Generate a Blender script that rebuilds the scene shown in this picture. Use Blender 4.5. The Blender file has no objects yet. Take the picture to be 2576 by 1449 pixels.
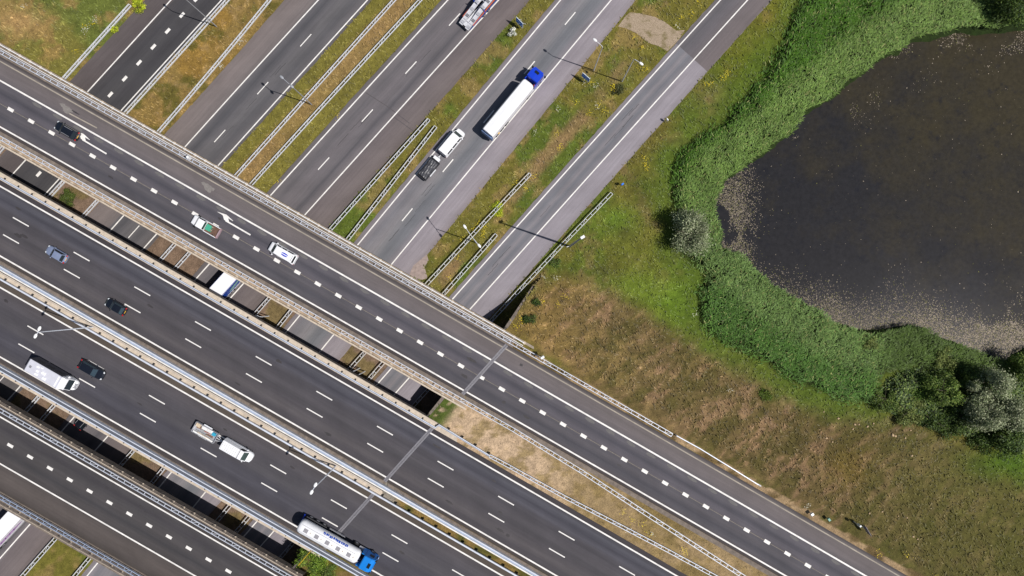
import bpy, math, random
import numpy as np
from mathutils import Vector, Matrix

# ------------------------------------------------------------------ camera, sky, sun
sc = bpy.context.scene
HC = 124.7                      # flying height of the camera above the lower roads
F = 1717.3                      # focal length in photo units (photo 2576 x 1449 units)
CX, CY = 1288.0, 724.5
cam = bpy.data.cameras.new('camera')
cam.sensor_width = 36.0
cam.lens = 24.0
cam.clip_start = 1.0
cam.clip_end = 3000.0
camo = bpy.data.objects.new('camera', cam)
camo.location = (0, 0, HC)
sc.collection.objects.link(camo)
sc.camera = camo

SUND = Vector((-0.605, 0.209, -1.0)).normalized()
EL = math.asin(-SUND.z)
AZ = math.atan2(-SUND.x, -SUND.y)
world = bpy.data.worlds.new('World')
sc.world = world
world.use_nodes = True
wn = world.node_tree
for n in list(wn.nodes):
    wn.nodes.remove(n)
wo = wn.nodes.new('ShaderNodeOutputWorld')
bg = wn.nodes.new('ShaderNodeBackground')
sky = wn.nodes.new('ShaderNodeTexSky')
sky.sky_type = 'NISHITA'
sky.sun_disc = False
sky.sun_elevation = EL
sky.sun_rotation = AZ
bg.inputs['Strength'].default_value = 0.055
wn.links.new(sky.outputs[0], bg.inputs['Color'])
wn.links.new(bg.outputs[0], wo.inputs['Surface'])

sun = bpy.data.lights.new('sun', 'SUN')
sun.energy = 4.3
sun.angle = math.radians(0.5)
sun.color = (1.0, 0.965, 0.92)
suno = bpy.data.objects.new('sun', sun)
suno.rotation_euler = SUND.to_track_quat('-Z', 'Y').to_euler()
suno.location = (60, -20, 200)
sc.collection.objects.link(suno)
sc.view_settings.view_transform = 'Standard'
sc.view_settings.look = 'None'
sc.view_settings.exposure = 0.1
sc.view_settings.gamma = 1.0
KL = 1.28                       # sunlit gain: photo value = albedo * KL

random.seed(7)
rng = np.random.default_rng(11)
COL = sc.collection

# ------------------------------------------------------------------ helpers
def P(dx, dy, z=0.0):
    """point on the horizontal plane z seen at photo position (dx, dy)"""
    k = (HC - z) / F
    return Vector(((dx - CX) * k, (CY - dy) * k, z))

def lin(c):
    c = c / 255.0
    return c / 12.92 if c <= 0.04045 else ((c + 0.055) / 1.055) ** 2.4

def A(r, g, b):
    return (min(lin(r) / KL, .82), min(lin(g) / KL, .82), min(lin(b) / KL, .82))

class MB:
    def __init__(self):
        self.v = []; self.f = []; self.m = []
    def add(self, vs, fs, mi=0):
        o = len(self.v)
        self.v += [tuple(p) for p in vs]
        for f in fs:
            self.f.append(tuple(i + o for i in f)); self.m.append(mi)
    def box(self, x0, x1, y0, y1, z0, z1, mi=0):
        self.hexa([(x0, y0, z0), (x1, y0, z0), (x1, y1, z0), (x0, y1, z0)],
                  [(x0, y0, z1), (x1, y0, z1), (x1, y1, z1), (x0, y1, z1)], mi)
    def hexa(self, b, t, mi=0):
        self.add(list(b) + list(t), [(3, 2, 1, 0), (4, 5, 6, 7), (0, 1, 5, 4), (1, 2, 6, 5), (2, 3, 7, 6), (3, 0, 4, 7)], mi)
    def loft(self, rings, mi=0, cap=True):
        n = len(rings[0]); vs = [p for r in rings for p in r]; fs = []
        for i in range(len(rings) - 1):
            for j in range(n):
                a = i * n + j; b = i * n + (j + 1) % n
                fs.append((a, b, b + n, a + n))
        if cap:
            fs.append(tuple(range(n - 1, -1, -1)))
            fs.append(tuple((len(rings) - 1) * n + j for j in range(n)))
        self.add(vs, fs, mi)
    def tube(self, pts, rs, n=8, mi=0):
        rings = []
        pts = [Vector(p) for p in pts]
        for i, p in enumerate(pts):
            d = (pts[min(i + 1, len(pts) - 1)] - pts[max(i - 1, 0)]).normalized()
            u = d.cross(Vector((0, 0, 1)))
            if u.length < 1e-3:
                u = Vector((1, 0, 0))
            u.normalize(); w = d.cross(u)
            r = rs[i] if isinstance(rs, (list, tuple)) else rs
            rings.append([p + u * r * math.cos(2 * math.pi * k / n) + w * r * math.sin(2 * math.pi * k / n) for k in range(n)])
        self.loft(rings, mi)
    def ell(self, c, rx, ry, rz, rot=0.0, n=10, m=6, mi=0):
        c = Vector(c); R = Matrix.Rotation(rot, 3, 'Z'); rings = []
        for i in range(m + 1):
            a = -math.pi / 2 + math.pi * i / m
            rr = max(math.cos(a), .02)
            rings.append([c + R @ Vector((rx * rr * math.cos(2 * math.pi * k / n), ry * rr * math.sin(2 * math.pi * k / n), rz * math.sin(a))) for k in range(n)])
        self.loft(rings, mi)
    def wheel(self, x, y, r, w, mi=0, n=14):
        a = [(x + r * math.cos(2 * math.pi * k / n), y - w / 2, r + r * math.sin(2 * math.pi * k / n)) for k in range(n)]
        b = [(p[0], y + w / 2, p[2]) for p in a]
        self.loft([a, b], mi)
    def panel(self, q, iu=.06, iv=.08, off=.012, th=.03, mi=0):
        a, b, c, d = [Vector(p) for p in q]
        def at(u, v):
            return (a * (1 - u) + b * u) * (1 - v) + (d * (1 - u) + c * u) * v
        nn = (b - a).cross(d - a).normalized()
        s = [at(iu, iv), at(1 - iu, iv), at(1 - iu, 1 - iv), at(iu, 1 - iv)]
        self.hexa([p + nn * (off - th) for p in s], [p + nn * off for p in s], mi)
    def sheet(self, poly, z, mi=0):
        self.add([(p[0], p[1], z) for p in poly], [tuple(range(len(poly)))], mi)

def build(name, mb, mats, parent=None, origin=None, smooth=False, uv=None):
    me = bpy.data.meshes.new(name)
    vs = mb.v
    if origin is not None:
        ox, oy, oz = origin
        vs = [(v[0] - ox, v[1] - oy, v[2] - oz) for v in vs]
    me.from_pydata(vs, [], mb.f)
    if not isinstance(mats, (list, tuple)):
        mats = [mats]
    for m in mats:
        me.materials.append(m)
    if len(mats) > 1:
        me.polygons.foreach_set('material_index', mb.m)
    if smooth:
        me.polygons.foreach_set('use_smooth', [True] * len(me.polygons))
    if uv is not None:
        l = me.uv_layers.new(name='UVMap')
        idx = np.empty(len(me.loops), dtype=np.int32)
        me.loops.foreach_get('vertex_index', idx)
        l.data.foreach_set('uv', np.asarray(uv, dtype=np.float32)[idx].ravel())
    me.update()
    o = bpy.data.objects.new(name, me)
    COL.objects.link(o)
    if parent is not None:
        o.parent = parent
    return o

def tag(o, label=None, cat=None, group=None, kind=None):
    if label: o['label'] = label
    if cat: o['category'] = cat
    if group: o['group'] = group
    if kind: o['kind'] = kind
    return o

def thing(name, label, cat, loc, rz=0.0, group=None):
    o = bpy.data.objects.new(name, None)
    o.empty_display_size = .5
    o.location = loc
    o.rotation_euler = (0, 0, rz)
    COL.objects.link(o)
    return tag(o, label, cat, group)

def copy_to(src, parent, loc, rz=0.0, scale=None):
    c = src.copy()
    COL.objects.link(c)
    c.parent = parent
    c.location = loc
    c.rotation_euler = (0, 0, rz)
    if scale: c.scale = scale
    return c

def arr_mesh(name, V, Fq, mat, col=None, parent=None):
    """mesh from numpy arrays: V (n,3), Fq (m,k) faces of equal size, col (n,3) vertex colours"""
    me = bpy.data.meshes.new(name)
    n = len(V); m, k = Fq.shape
    me.vertices.add(n)
    me.vertices.foreach_set('co', np.ascontiguousarray(V, dtype=np.float32).ravel())
    me.loops.add(m * k)
    me.loops.foreach_set('vertex_index', np.ascontiguousarray(Fq, dtype=np.int32).ravel())
    me.polygons.add(m)
    me.polygons.foreach_set('loop_start', np.arange(0, m * k, k, dtype=np.int32))
    me.polygons.foreach_set('loop_total', np.full(m, k, dtype=np.int32))
    me.update(calc_edges=True)
    if col is not None:
        a = me.color_attributes.new('Col', 'FLOAT_COLOR', 'POINT')
        c4 = np.ones((n, 4), dtype=np.float32); c4[:, :3] = col
        a.data.foreach_set('color', c4.ravel())
    me.materials.append(mat)
    me.validate()
    o = bpy.data.objects.new(name, me)
    COL.objects.link(o)
    if parent is not None: o.parent = parent
    return o

# numpy noise
_G = [np.random.default_rng(100 + i).random((256, 256)) for i in range(12)]
def vn(x, y, s, seed=0):
    g = _G[seed % 12]
    x = np.asarray(x) / s + 37.3 * (seed + 1); y = np.asarray(y) / s + 91.7 * (seed + 1)
    xi = np.floor(x).astype(int); yi = np.floor(y).astype(int)
    fx = x - xi; fy = y - yi
    fx = fx * fx * (3 - 2 * fx); fy = fy * fy * (3 - 2 * fy)
    a = g[xi % 256, yi % 256]; b = g[(xi + 1) % 256, yi % 256]
    c = g[xi % 256, (yi + 1) % 256]; d = g[(xi + 1) % 256, (yi + 1) % 256]
    return (a * (1 - fx) + b * fx) * (1 - fy) + (c * (1 - fx) + d * fx) * fy
def fbm(x, y, s, seed=0, o=4):
    t = 0; w = 0; amp = 1
    for i in range(o):
        t = t + amp * vn(x, y, s, seed + i); w += amp; amp *= .55; s *= .48
    return t / w
def sstep(a, b, x):
    t = np.clip((x - a) / (b - a), 0, 1)
    return t * t * (3 - 2 * t)
def poly_sd(px, py, poly):
    """signed distance to a closed polygon, negative inside"""
    px = np.asarray(px, float); py = np.asarray(py, float)
    ins = np.zeros(px.shape, bool); best = np.full(px.shape, 1e9)
    n = len(poly)
    for i in range(n):
        x0, y0 = poly[i]; x1, y1 = poly[(i + 1) % n]
        ex, ey = x1 - x0, y1 - y0
        t = np.clip(((px - x0) * ex + (py - y0) * ey) / (ex * ex + ey * ey + 1e-9), 0, 1)
        best = np.minimum(best, (px - x0 - t * ex) ** 2 + (py - y0 - t * ey) ** 2)
        if y0 != y1:
            c = ((y0 > py) != (y1 > py)) & (px < ex * (py - y0) / (y1 - y0) + x0)
            ins ^= c
    d = np.sqrt(best)
    return np.where(ins, -d, d)

# ------------------------------------------------------------------ materials
def nt(m):
    m.use_nodes = True
    t = m.node_tree
    for n in list(t.nodes): t.nodes.remove(n)
    o = t.nodes.new('ShaderNodeOutputMaterial')
    p = t.nodes.new('ShaderNodeBsdfPrincipled')
    t.links.new(p.outputs[0], o.inputs['Surface'])
    return t, p

def noise(t, scale, detail=3.0, vec=None, rough=.6):
    n = t.nodes.new('ShaderNodeTexNoise')
    n.inputs['Scale'].default_value = scale
    n.inputs['Detail'].default_value = detail
    n.inputs['Roughness'].default_value = rough
    if vec is not None: t.links.new(vec, n.inputs['Vector'])
    return n.outputs['Fac']

def maprange(t, fac, a, b, c=0.3, d=0.7):
    n = t.nodes.new('ShaderNodeMapRange')
    n.inputs['From Min'].default_value = c; n.inputs['From Max'].default_value = d
    n.inputs['To Min'].default_value = a; n.inputs['To Max'].default_value = b
    t.links.new(fac, n.inputs['Value'])
    return n.outputs['Result']

def mul(t, col, fac):
    n = t.nodes.new('ShaderNodeVectorMath'); n.operation = 'SCALE'
    t.links.new(col, n.inputs[0]); t.links.new(fac, n.inputs['Scale'])
    return n.outputs[0]

def mix(t, a, b, fac):
    n = t.nodes.new('ShaderNodeMix'); n.data_type = 'RGBA'
    t.links.new(fac, n.inputs['Factor'])
    for s, i in ((a, 6), (b, 7)):
        if isinstance(s, tuple): n.inputs[i].default_value = (*s, 1)
        else: t.links.new(s, n.inputs[i])
    return n.outputs[2]

MC = {}
def mat(name, col, rough=.6, metal=0.0, var=.1, scale=2.0, coat=0.0, spec=.5, fine=0.0):
    if name in MC: return MC[name]
    m = bpy.data.materials.new(name); MC[name] = m
    t, p = nt(m)
    tc = t.nodes.new('ShaderNodeTexCoord')
    rgb = t.nodes.new('ShaderNodeRGB'); rgb.outputs[0].default_value = (*col, 1)
    c = rgb.outputs[0]
    if var:
        c = mul(t, c, maprange(t, noise(t, scale, 5.0, tc.outputs['Object']), 1 - var, 1 + var))
    if fine:
        c = mul(t, c, maprange(t, noise(t, 14.0, 3.0, tc.outputs['Object']), 1 - fine, 1 + fine))
    t.links.new(c, p.inputs['Base Color'])
    p.inputs['Roughness'].default_value = rough
    p.inputs['Metallic'].default_value = metal
    p.inputs['Specular IOR Level'].default_value = spec
    if coat:
        p.inputs['Coat Weight'].default_value = coat
        p.inputs['Coat Roughness'].default_value = .08
    return m

def vmat(name, rough=.8, scale=6.0, var=.35, bump=0.0, spec=.2, trans=0.0):
    """material coloured by the vertex colours of the plants or soil"""
    m = bpy.data.materials.new(name)
    t, p = nt(m)
    a = t.nodes.new('ShaderNodeVertexColor'); a.layer_name = 'Col'
    tc = t.nodes.new('ShaderNodeTexCoord')
    c = a.outputs['Color']
    if var:
        c = mul(t, c, maprange(t, noise(t, scale, 6.0, tc.outputs['Object'], .7), 1 - var, 1 + var))
        c = mul(t, c, maprange(t, noise(t, scale * .22, 4.0, tc.outputs['Object'], .6), 1 - var * .6, 1 + var * .6))
    t.links.new(c, p.inputs['Base Color'])
    p.inputs['Roughness'].default_value = rough
    p.inputs['Specular IOR Level'].default_value = spec
    if bump:
        b = t.nodes.new('ShaderNodeBump'); b.inputs['Strength'].default_value = bump
        b.inputs['Distance'].default_value = .25
        t.links.new(noise(t, scale * .8, 6.0, tc.outputs['Object'], .7), b.inputs['Height'])
        t.links.new(b.outputs[0], p.inputs['Normal'])
    if trans:
        tr = t.nodes.new('ShaderNodeBsdfTranslucent')
        t.links.new(c, tr.inputs['Color'])
        ms = t.nodes.new('ShaderNodeMixShader'); ms.inputs[0].default_value = trans
        t.links.new(p.outputs[0], ms.inputs[1]); t.links.new(tr.outputs[0], ms.inputs[2])
        t.links.new(ms.outputs[0], [n for n in t.nodes if n.type == 'OUTPUT_MATERIAL'][0].inputs['Surface'])
    return m

def asphalt(name, stops, width, grain=.16):
    """asphalt whose wear runs along the lanes: stops = (metres from the left edge, photo colour)"""
    m = bpy.data.materials.new(name)
    t, p = nt(m)
    uvn = t.nodes.new('ShaderNodeUVMap'); uvn.uv_map = 'UVMap'
    sep = t.nodes.new('ShaderNodeSeparateXYZ'); t.links.new(uvn.outputs[0], sep.inputs[0])
    mp = t.nodes.new('ShaderNodeMapping'); mp.inputs['Scale'].default_value = (1.0, .045, 1)
    t.links.new(uvn.outputs[0], mp.inputs['Vector'])
    wob = t.nodes.new('ShaderNodeMath'); wob.operation = 'MULTIPLY_ADD'
    t.links.new(noise(t, .9, 2.0, mp.outputs[0]), wob.inputs[0])
    wob.inputs[1].default_value = .5
    t.links.new(sep.outputs['X'], wob.inputs[2])
    dv = t.nodes.new('ShaderNodeMath'); dv.operation = 'MULTIPLY_ADD'
    t.links.new(wob.outputs[0], dv.inputs[0]); dv.inputs[1].default_value = 1.0 / width; dv.inputs[2].default_value = -.25 / width
    r = t.nodes.new('ShaderNodeValToRGB')
    el = r.color_ramp.elements
    st = sorted(stops)
    for i, (u, c) in enumerate(st):
        pos = min(max(u / width, 0), 1)
        e = el[i] if i < 2 else el.new(pos)
        e.position = pos
        e.color = (*A(*c), 1)
    t.links.new(dv.outputs[0], r.inputs['Fac'])
    c = r.outputs['Color']
    c = mul(t, c, maprange(t, noise(t, 9.0, 4.0, uvn.outputs[0], .8), 1 - grain, 1 + grain))
    c = mul(t, c, maprange(t, noise(t, 2.2, 4.0, mp.outputs[0]), .9, 1.1))
    c = mul(t, c, maprange(t, noise(t, .14, 5.0, uvn.outputs[0], .65), .88, 1.12))
    c = mul(t, c, maprange(t, noise(t, 30.0, 2.0, uvn.outputs[0], .8), .88, 1.12))
    t.links.new(c, p.inputs['Base Color'])
    p.inputs['Roughness'].default_value = .85
    p.inputs['Specular IOR Level'].default_value = .3
    return m

M_paint = mat('road_paint', A(250, 246, 240), .6, var=.16, scale=.9, fine=.12)
M_paint_old = mat('worn_road_paint', A(238, 230, 214), .7, var=.12, scale=1.5, fine=.1)
M_galv = mat('galvanised_steel', (.62, .63, .66), .55, .0, .12, 1.5)
M_galv2 = mat('bluish_galvanised_steel', (.36, .42, .54), .45, .1, .12, 1.0)
M_galvl = mat('pale_galvanised_steel', (.62, .65, .72), .45, .1, .1, 1.0)
M_conc = mat('beige_concrete', A(176, 155, 132), .85, var=.25, scale=1.1, fine=.18)
M_concd = mat('weathered_concrete', A(128, 116, 106), .9, var=.3, scale=1.3, fine=.22)
M_concl = mat('pale_concrete', A(212, 196, 176), .8, var=.18, scale=1.5, fine=.12)
M_edge = mat('grey_beige_concrete', A(168, 154, 138), .9, var=.25, scale=1.2, fine=.2)
M_edge2 = mat('brown_stained_concrete', A(136, 120, 102), .9, var=.25, scale=1.2, fine=.2)
M_dkconc = mat('dark_concrete', A(95, 88, 84), .9, var=.25, scale=.8, fine=.15)
M_joint = mat('joint_steel', A(150, 147, 153), .5, .2, .15, 3)
M_jdark = mat('joint_rubber', (.02, .02, .022), .8, 0, .1)
M_black = mat('black_rubber', (.012, .012, .013), .8, 0, .1)
M_glass = mat('vehicle_glass', (.012, .016, .018), .06, 0, .05, spec=.8)
M_glassg = mat('greenish_vehicle_glass', (.04, .06, .055), .08, 0, .2, 3, spec=.8)
M_white = mat('white_vehicle_paint', (.82, .82, .84), .3, 0, .03, 2, coat=.4)
M_black_p = mat('black_vehicle_paint', (.008, .01, .016), .2, 0, .05, 2, coat=.8)
M_silver = mat('blue_grey_vehicle_paint', (.25, .30, .44), .3, .25, .04, 2, coat=.6)
M_blue = mat('dark_blue_vehicle_paint', (.006, .045, .52), .3, 0, .04, 2, coat=.5)
M_blue2 = mat('bright_blue_vehicle_paint', (.006, .19, .62), .3, 0, .04, 2, coat=.5)
M_red = mat('red_lens', (.35, .01, .012), .25, 0, .05)
M_clear = mat('clear_lens', (.65, .68, .7), .15, 0, .05)
M_yel = mat('yellow_number_plate', (.78, .43, .01), .4, 0, .03)
M_chassis = mat('dark_chassis', (.025, .025, .03), .7, 0, .2)
M_alu = mat('aluminium', (.5, .5, .53), .4, .4, .12, 3)
M_rim = mat('wheel_rim', (.45, .45, .47), .35, .5, .05)
M_signblue = mat('sign_blue', (.008, .19, .82), .5, 0, .03)
M_signwhite = mat('sign_white', (.7, .78, .82), .5, 0, .03)
M_lampgrey = mat('lamp_pole_grey', (.36, .37, .40), .5, .2, .08)
M_lampwhite = mat('lamp_head_white', (.8, .8, .8), .4, 0, .03)
M_bark = mat('bark', (.06, .045, .03), .9, 0, .3, 6)
M_water = None

# ------------------------------------------------------------------ road geometry (photo units)
def fit(pts, deg=2):
    ys = [p[1] for p in pts]; xs = [p[0] for p in pts]
    c = np.polyfit(ys, xs, min(deg, len(pts) - 1))
    return lambda y: np.polyval(c, y)

R1L = fit([(430, 0), (218, 233), (46.7, 422)], 1)
R1R = fit([(557, 0), (302, 282), (150, 448)], 1)
R2L = fit([(800.7, 0), (464, 371), (313, 540), (275, 583)])
R2R = fit([(925.7, 0), (644, 306.7), (547, 418), (396.7, 587), (358, 631), (53, 969), (14, 1012)])
R3L = fit([(1127, 0), (686, 483), (528, 663), (489, 708), (189, 1046), (151, 1089)])
R3R = fit([(1255.7, 0), (815.7, 483), (765.7, 540), (613, 712), (576, 754.7), (276.7, 1095), (238, 1137.7), (80, 1313), (0, 1401)])
R4L = fit([(1411, 0), (1288, 146.7), (1007, 483), (900.7, 616), (755.7, 793), (717, 836), (435, 1186), (400, 1228.7), (256.7, 1402.7), (216.7, 1449)])
R4R = fit([(1538, 0), (1288, 296.7), (1135.7, 483), (985.7, 664.7), (840.7, 841), (804, 885), (520, 1234), (484, 1278)])
R5L = fit([(1813, 0), (1376, 483), (1140.7, 751), (987, 924.7), (950.7, 964.7), (644, 1316), (610, 1351)])
R5R = fit([(1881, 0), (1444.7, 483), (1184, 776), (1032, 948), (992, 992.7), (692, 1332.7), (654, 1375)])
E1L = fit([(360, 7), (172, 205), (2, 395)], 1)
E1R = lambda y: R1R(y) + 12
E2L = fit([(707, 10), (415, 338), (250, 510), (220, 545)])
E2R = lambda y: R2R(y) + 11
E3L = lambda y: R3L(y) - 15
E3R = fit([(1334.7, 2), (1254, 88), (1027, 337), (900.7, 483), (825.7, 573), (672, 746), (333, 1133), (302, 1169), (133, 1349), (50, 1443)])
E4L = lambda y: R4L(y) - 14
E4R = fit([(1600, 0), (1521, 97), (1288, 372), (1207, 483), (1074, 645), (914, 835), (584, 1225), (480, 1350)])
E5L = lambda y: R5L(y) - 13
E5R = fit([(1936, 3), (1518, 483), (1288, 726), (1231, 800), (1081, 976), (1039, 1011), (744, 1359)])
ROADS = [(E1L, E1R), (E2L, E2R), (E3L, E3R), (E4L, E4R), (E5L, E5R)]

KQ = 3.8e-6
def UY(x): return 202.5 + .5640 * x + KQ * x * x
def MY(x): return 468.3 + .5695 * x + KQ * x * x
def BY(x): return 1048.5 + .5735 * x + KQ * x * x
ZD = 7.0                                             # top of the bridge decks
JX = lambda y: 1279 - .8947 * (y - 863)              # line of the expansion joints
def solve_joint(yf, off):
    x = 1000.0
    for _ in range(40): x = .5 * x + .5 * JX(yf(x) + off)
    return x

def strip(lf, rf, t0, t1, n, z, horizontal=True, jitter=0.0):
    """road sheet between two lines; lower roads run along y, bridges along x. returns MB and uv (metres)"""
    mb = MB(); uv = []; along = 0; prev = None
    for i in range(n + 1):
        t = t0 + (t1 - t0) * i / n
        if horizontal: a, b = P(t, lf(t), z), P(t, rf(t), z)
        else: a, b = P(lf(t), t, z), P(rf(t), t, z)
        if jitter:
            d = (b - a).normalized()
            a = a - d * jitter * (random.random() ** 2); b = b + d * jitter * (random.random() ** 2)
        if prev is not None: along += (a - prev).length
        prev = a
        w = (b - a).length
        mb.v += [tuple(a), tuple(b)]; uv += [(0, along), (w, along)]
        if i:
            k = 2 * i
            mb.f.append((k - 2, k - 1, k + 1, k)); mb.m.append(0)
    if horizontal:
        mb.f = [tuple(reversed(f)) for f in mb.f]
    # faces upward
    a, b, c = [Vector(mb.v[j]) for j in mb.f[0][:3]]
    if (b - a).cross(c - a).z < 0: mb.f = [tuple(reversed(f)) for f in mb.f]
    return mb, uv

def line_strip(pts, width, mb=None, mi=0):
    """flat painted line through world points"""
    mb = mb or MB()
    o = len(mb.v); n = len(pts)
    for i, p in enumerate(pts):
        d = (pts[min(i + 1, n - 1)] - pts[max(i - 1, 0)]); d.z = 0; d.normalize()
        s = Vector((-d.y, d.x, 0)) * width / 2
        mb.v += [tuple(p + s), tuple(p - s)]
        if i:
            k = o + 2 * i
            mb.f.append((k - 2, k - 1, k + 1, k)); mb.m.append(mi)
    return mb

ys_l = np.linspace(-420, 1880, 66)
xs_b = np.linspace(-260, 2860, 63)

def widths(lf, rf, y=400.0):
    """lateral metres between two lower-road lines (measured across the road)"""
    return abs(rf(y) - lf(y)) * HC / F

# lower roads: ramp stops are given by horizontal photo distance from the left edge at y = 400
def lower_road(name, label, L, R, stops, lines, jitter=.14):
    y0 = 400.0
    W = widths(L, R)
    st = [((f(y0) + dx - L(y0)) * HC / F, c) for f, dx, c in stops]
    m = asphalt(name.replace('road', 'asphalt') + '_' + str(len(MC)), st, W)
    MC['a%d' % len(MC)] = m
    mb, uv = strip(L, R, -420, 1880, 228, 0.0, False, jitter)
    o = build('road', mb, m, uv=uv)
    tag(o, label, None, None, 'structure')
    for f in lines:
        line = [P(f(y), y, .006) for y in ys_l]
        build('edge_line', line_strip(line, .21), M_paint, o)
    return o

d_ = (86, 84, 87)
road1 = lower_road('road', 'dark asphalt slip road with a row of short thick dashes', E1L, E1R,
    [(E1L, 0, (98, 90, 90)), (E1L, 38, (94, 86, 86)), (R1L, -2, (92, 84, 84)), (R1L, 3, (78, 75, 77)), (R1L, 30, (72, 70, 73)), (R1L, 62, (80, 78, 80)),
     (R1R, -35, (70, 68, 71)), (R1R, -2, (76, 74, 76)), (E1R, 0, (62, 59, 60))], [R1L, R1R])
road2 = lower_road('road', 'two lane grey carriageway left of the wide central verge', E2L, E2R,
    [(E2L, 0, (122, 112, 110)), (E2L, 40, (128, 118, 116)), (R2L, -3, (118, 110, 109)), (R2L, 3, (104, 101, 104)), (R2L, 26, (84, 83, 87)), (R2L, 48, (104, 101, 104)),
     (R2L, 66, (108, 105, 107)), (R2R, -30, (94, 92, 95)), (R2R, -5, (106, 102, 104)), (E2R, 0, (98, 93, 93))], [R2L, R2R])
road3 = lower_road('road', 'grey carriageway right of the wide central verge', E3L, E3R,
    [(E3L, 0, (104, 98, 99)), (R3L, 3, (116, 110, 112)), (R3L, 28, (104, 100, 103)), (R3L, 55, (116, 110, 113)), (R3R, -42, (110, 105, 108)), (R3R, -30, (92, 89, 93)),
     (R3R, -18, (108, 103, 106)), (R3R, -3, (120, 113, 115)), (R3R, 4, (112, 103, 104)), (E3R, -30, (120, 110, 109)), (E3R, 0, (110, 100, 98))], [R3L, R3R])
road4 = lower_road('road', 'pale grey carriageway with a mauve grey hard shoulder', E4L, E4R,
    [(E4L, 0, (124, 117, 121)), (R4L, 3, (136, 130, 134)), (R4L, 22, (122, 120, 125)), (R4L, 50, (134, 130, 133)), (R4L, 62, (130, 128, 131)), (R4R, -44, (112, 113, 118)),
     (R4R, -22, (122, 122, 127)), (R4R, -6, (134, 129, 134)), (R4R, 4, (150, 142, 148)), (E4R, -25, (156, 148, 153)), (E4R, 0, (142, 132, 134))], [R4L, R4R])
road5 = lower_road('road', 'single lane pale ramp road nearest the pond', E5L, E5R,
    [(E5L, 0, (132, 125, 129)), (R5L, 3, (132, 128, 133)), (R5L, 20, (118, 118, 124)), (R5L, 36, (136, 131, 135)), (R5R, -20, (116, 116, 122)), (R5R, -4, (130, 126, 131)),
     (R5R, 4, (150, 143, 149)), (E5R, -20, (156, 149, 155)), (E5R, 0, (146, 138, 142))], [R5L, R5R])

# darker resurfaced upper part of the ramp road
mb = MB(); uv = []
def seam(fy0, f): return f
mbs, uvs = strip(E5L, E5R, -420, 100, 36, .004, False, 0)
# slanted lower end
a, b = P(E5L(92), 92, .004), P(E5R(152), 152, .004)
c0, c1 = P(E5L(109), 109, .004), P(E5R(180), 180, .004)
mbs.v[-2] = tuple(c0); mbs.v[-1] = tuple(c1)
mbs.v[-4] = tuple(P(E5L(95), 95, .004)); mbs.v[-3] = tuple(P(E5R(165), 165, .004))
W5 = widths(E5L, E5R)
m5 = asphalt('resurfaced_asphalt', [(0, (112, 106, 108)), (.9, (108, 103, 106)), (2.2, (98, 95, 99)), (4.0, (108, 103, 107)), (W5 * .62, (112, 104, 105)), (W5, (122, 112, 112))], W5)
o = build('resurfaced_patch', mbs, m5, road5, uv=uvs)
# bright apron at the end of the wide verge
ap = [(1074, 640), (1062, 650), (1040, 668), (1030, 690), (1052, 706), (1076, 700), (1068, 672), (1078, 655)]
mb = MB(); mb.sheet([P(*q) for q in reversed(ap)], .003)
build('paved_apron', mb, mat('apron_paving', A(168, 150, 142), .9, var=.2, scale=2, fine=.2), road4)
# transverse seams and repair on road 3
mb = MB()
for q in [[(920, 233), (975, 268)], [(975, 268), (1030, 310)], [(985, 290), (1040, 330)]]:
    line_strip([P(*q[0], .004), P(*q[1], .004)], .12, mb)
build('asphalt_seam', mb, mat('seam_tar', A(88, 82, 84), .8), road3)

# dashes of the lower roads
def dashes(road, pts, f_dir, length, width, z=.008, m=None):
    me = MB(); me.sheet([(-length / 2, -width / 2), (length / 2, -width / 2), (length / 2, width / 2), (-length / 2, width / 2)], 0)
    first = None
    for (x, y) in pts:
        p = P(x, y, z)
        q = f_dir(x, y)
        ang = math.atan2(q[1], q[0])
        if first is None:
            first = build('lane_dash', me, m or M_paint, road)
            first.location = p; first.rotation_euler = (0, 0, ang)
        else:
            copy_to(first, road, p, ang)

def dir_l(f):
    return lambda x, y: (f(y - 20) - f(y + 20), 40)

def dash_row(f, first_y, step_m, y_end, y_start=-300):
    """positions along the lower-road line f, every step_m metres both ways from first_y"""
    out = []
    for s in (1, -1):
        y = first_y
        while True:
            if s == 1 or y != first_y: out.append((f(y), y))
            sl = (f(y + 5) - f(y - 5)) / 10
            y += s * step_m * F / HC / math.hypot(1, sl)
            if y > y_end or y < y_start: break
    return out
D1 = fit([(457.7, 37.7), (422, 77.7), (385.7, 117.7), (349.7, 157.7), (313.3, 198.3), (277.3, 238.3), (97, 438)], 1)
dashes(road1, dash_row(D1, 77.7, 3.91, 560), dir_l(D1), 1.12, .52)
D2 = fit([(769, 101.7), (660.7, 221.7), (553, 342), (339.3, 580)], 1)
dashes(road2, dash_row(D2, 221.7, 11.75, 960), dir_l(D2), 3.0, .17)
D3 = fit([(1140.7, 53), (1033, 170), (922, 292), (814, 412.7)], 1)
D3b = lambda y: .5 * (R3L(y) + R3R(y)) - 2
dashes(road3, dash_row(D3, 170, 11.85, 1449), dir_l(D3), 3.0, .19)
D4 = fit([(1432.3, 49.3), (1331.3, 170), (1229.7, 293.3), (1126.3, 417.3), (1023, 542)], 1)
dashes(road4, dash_row(D4, 293.3, 11.65, 1500), dir_l(D4), 3.0, .19)

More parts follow.
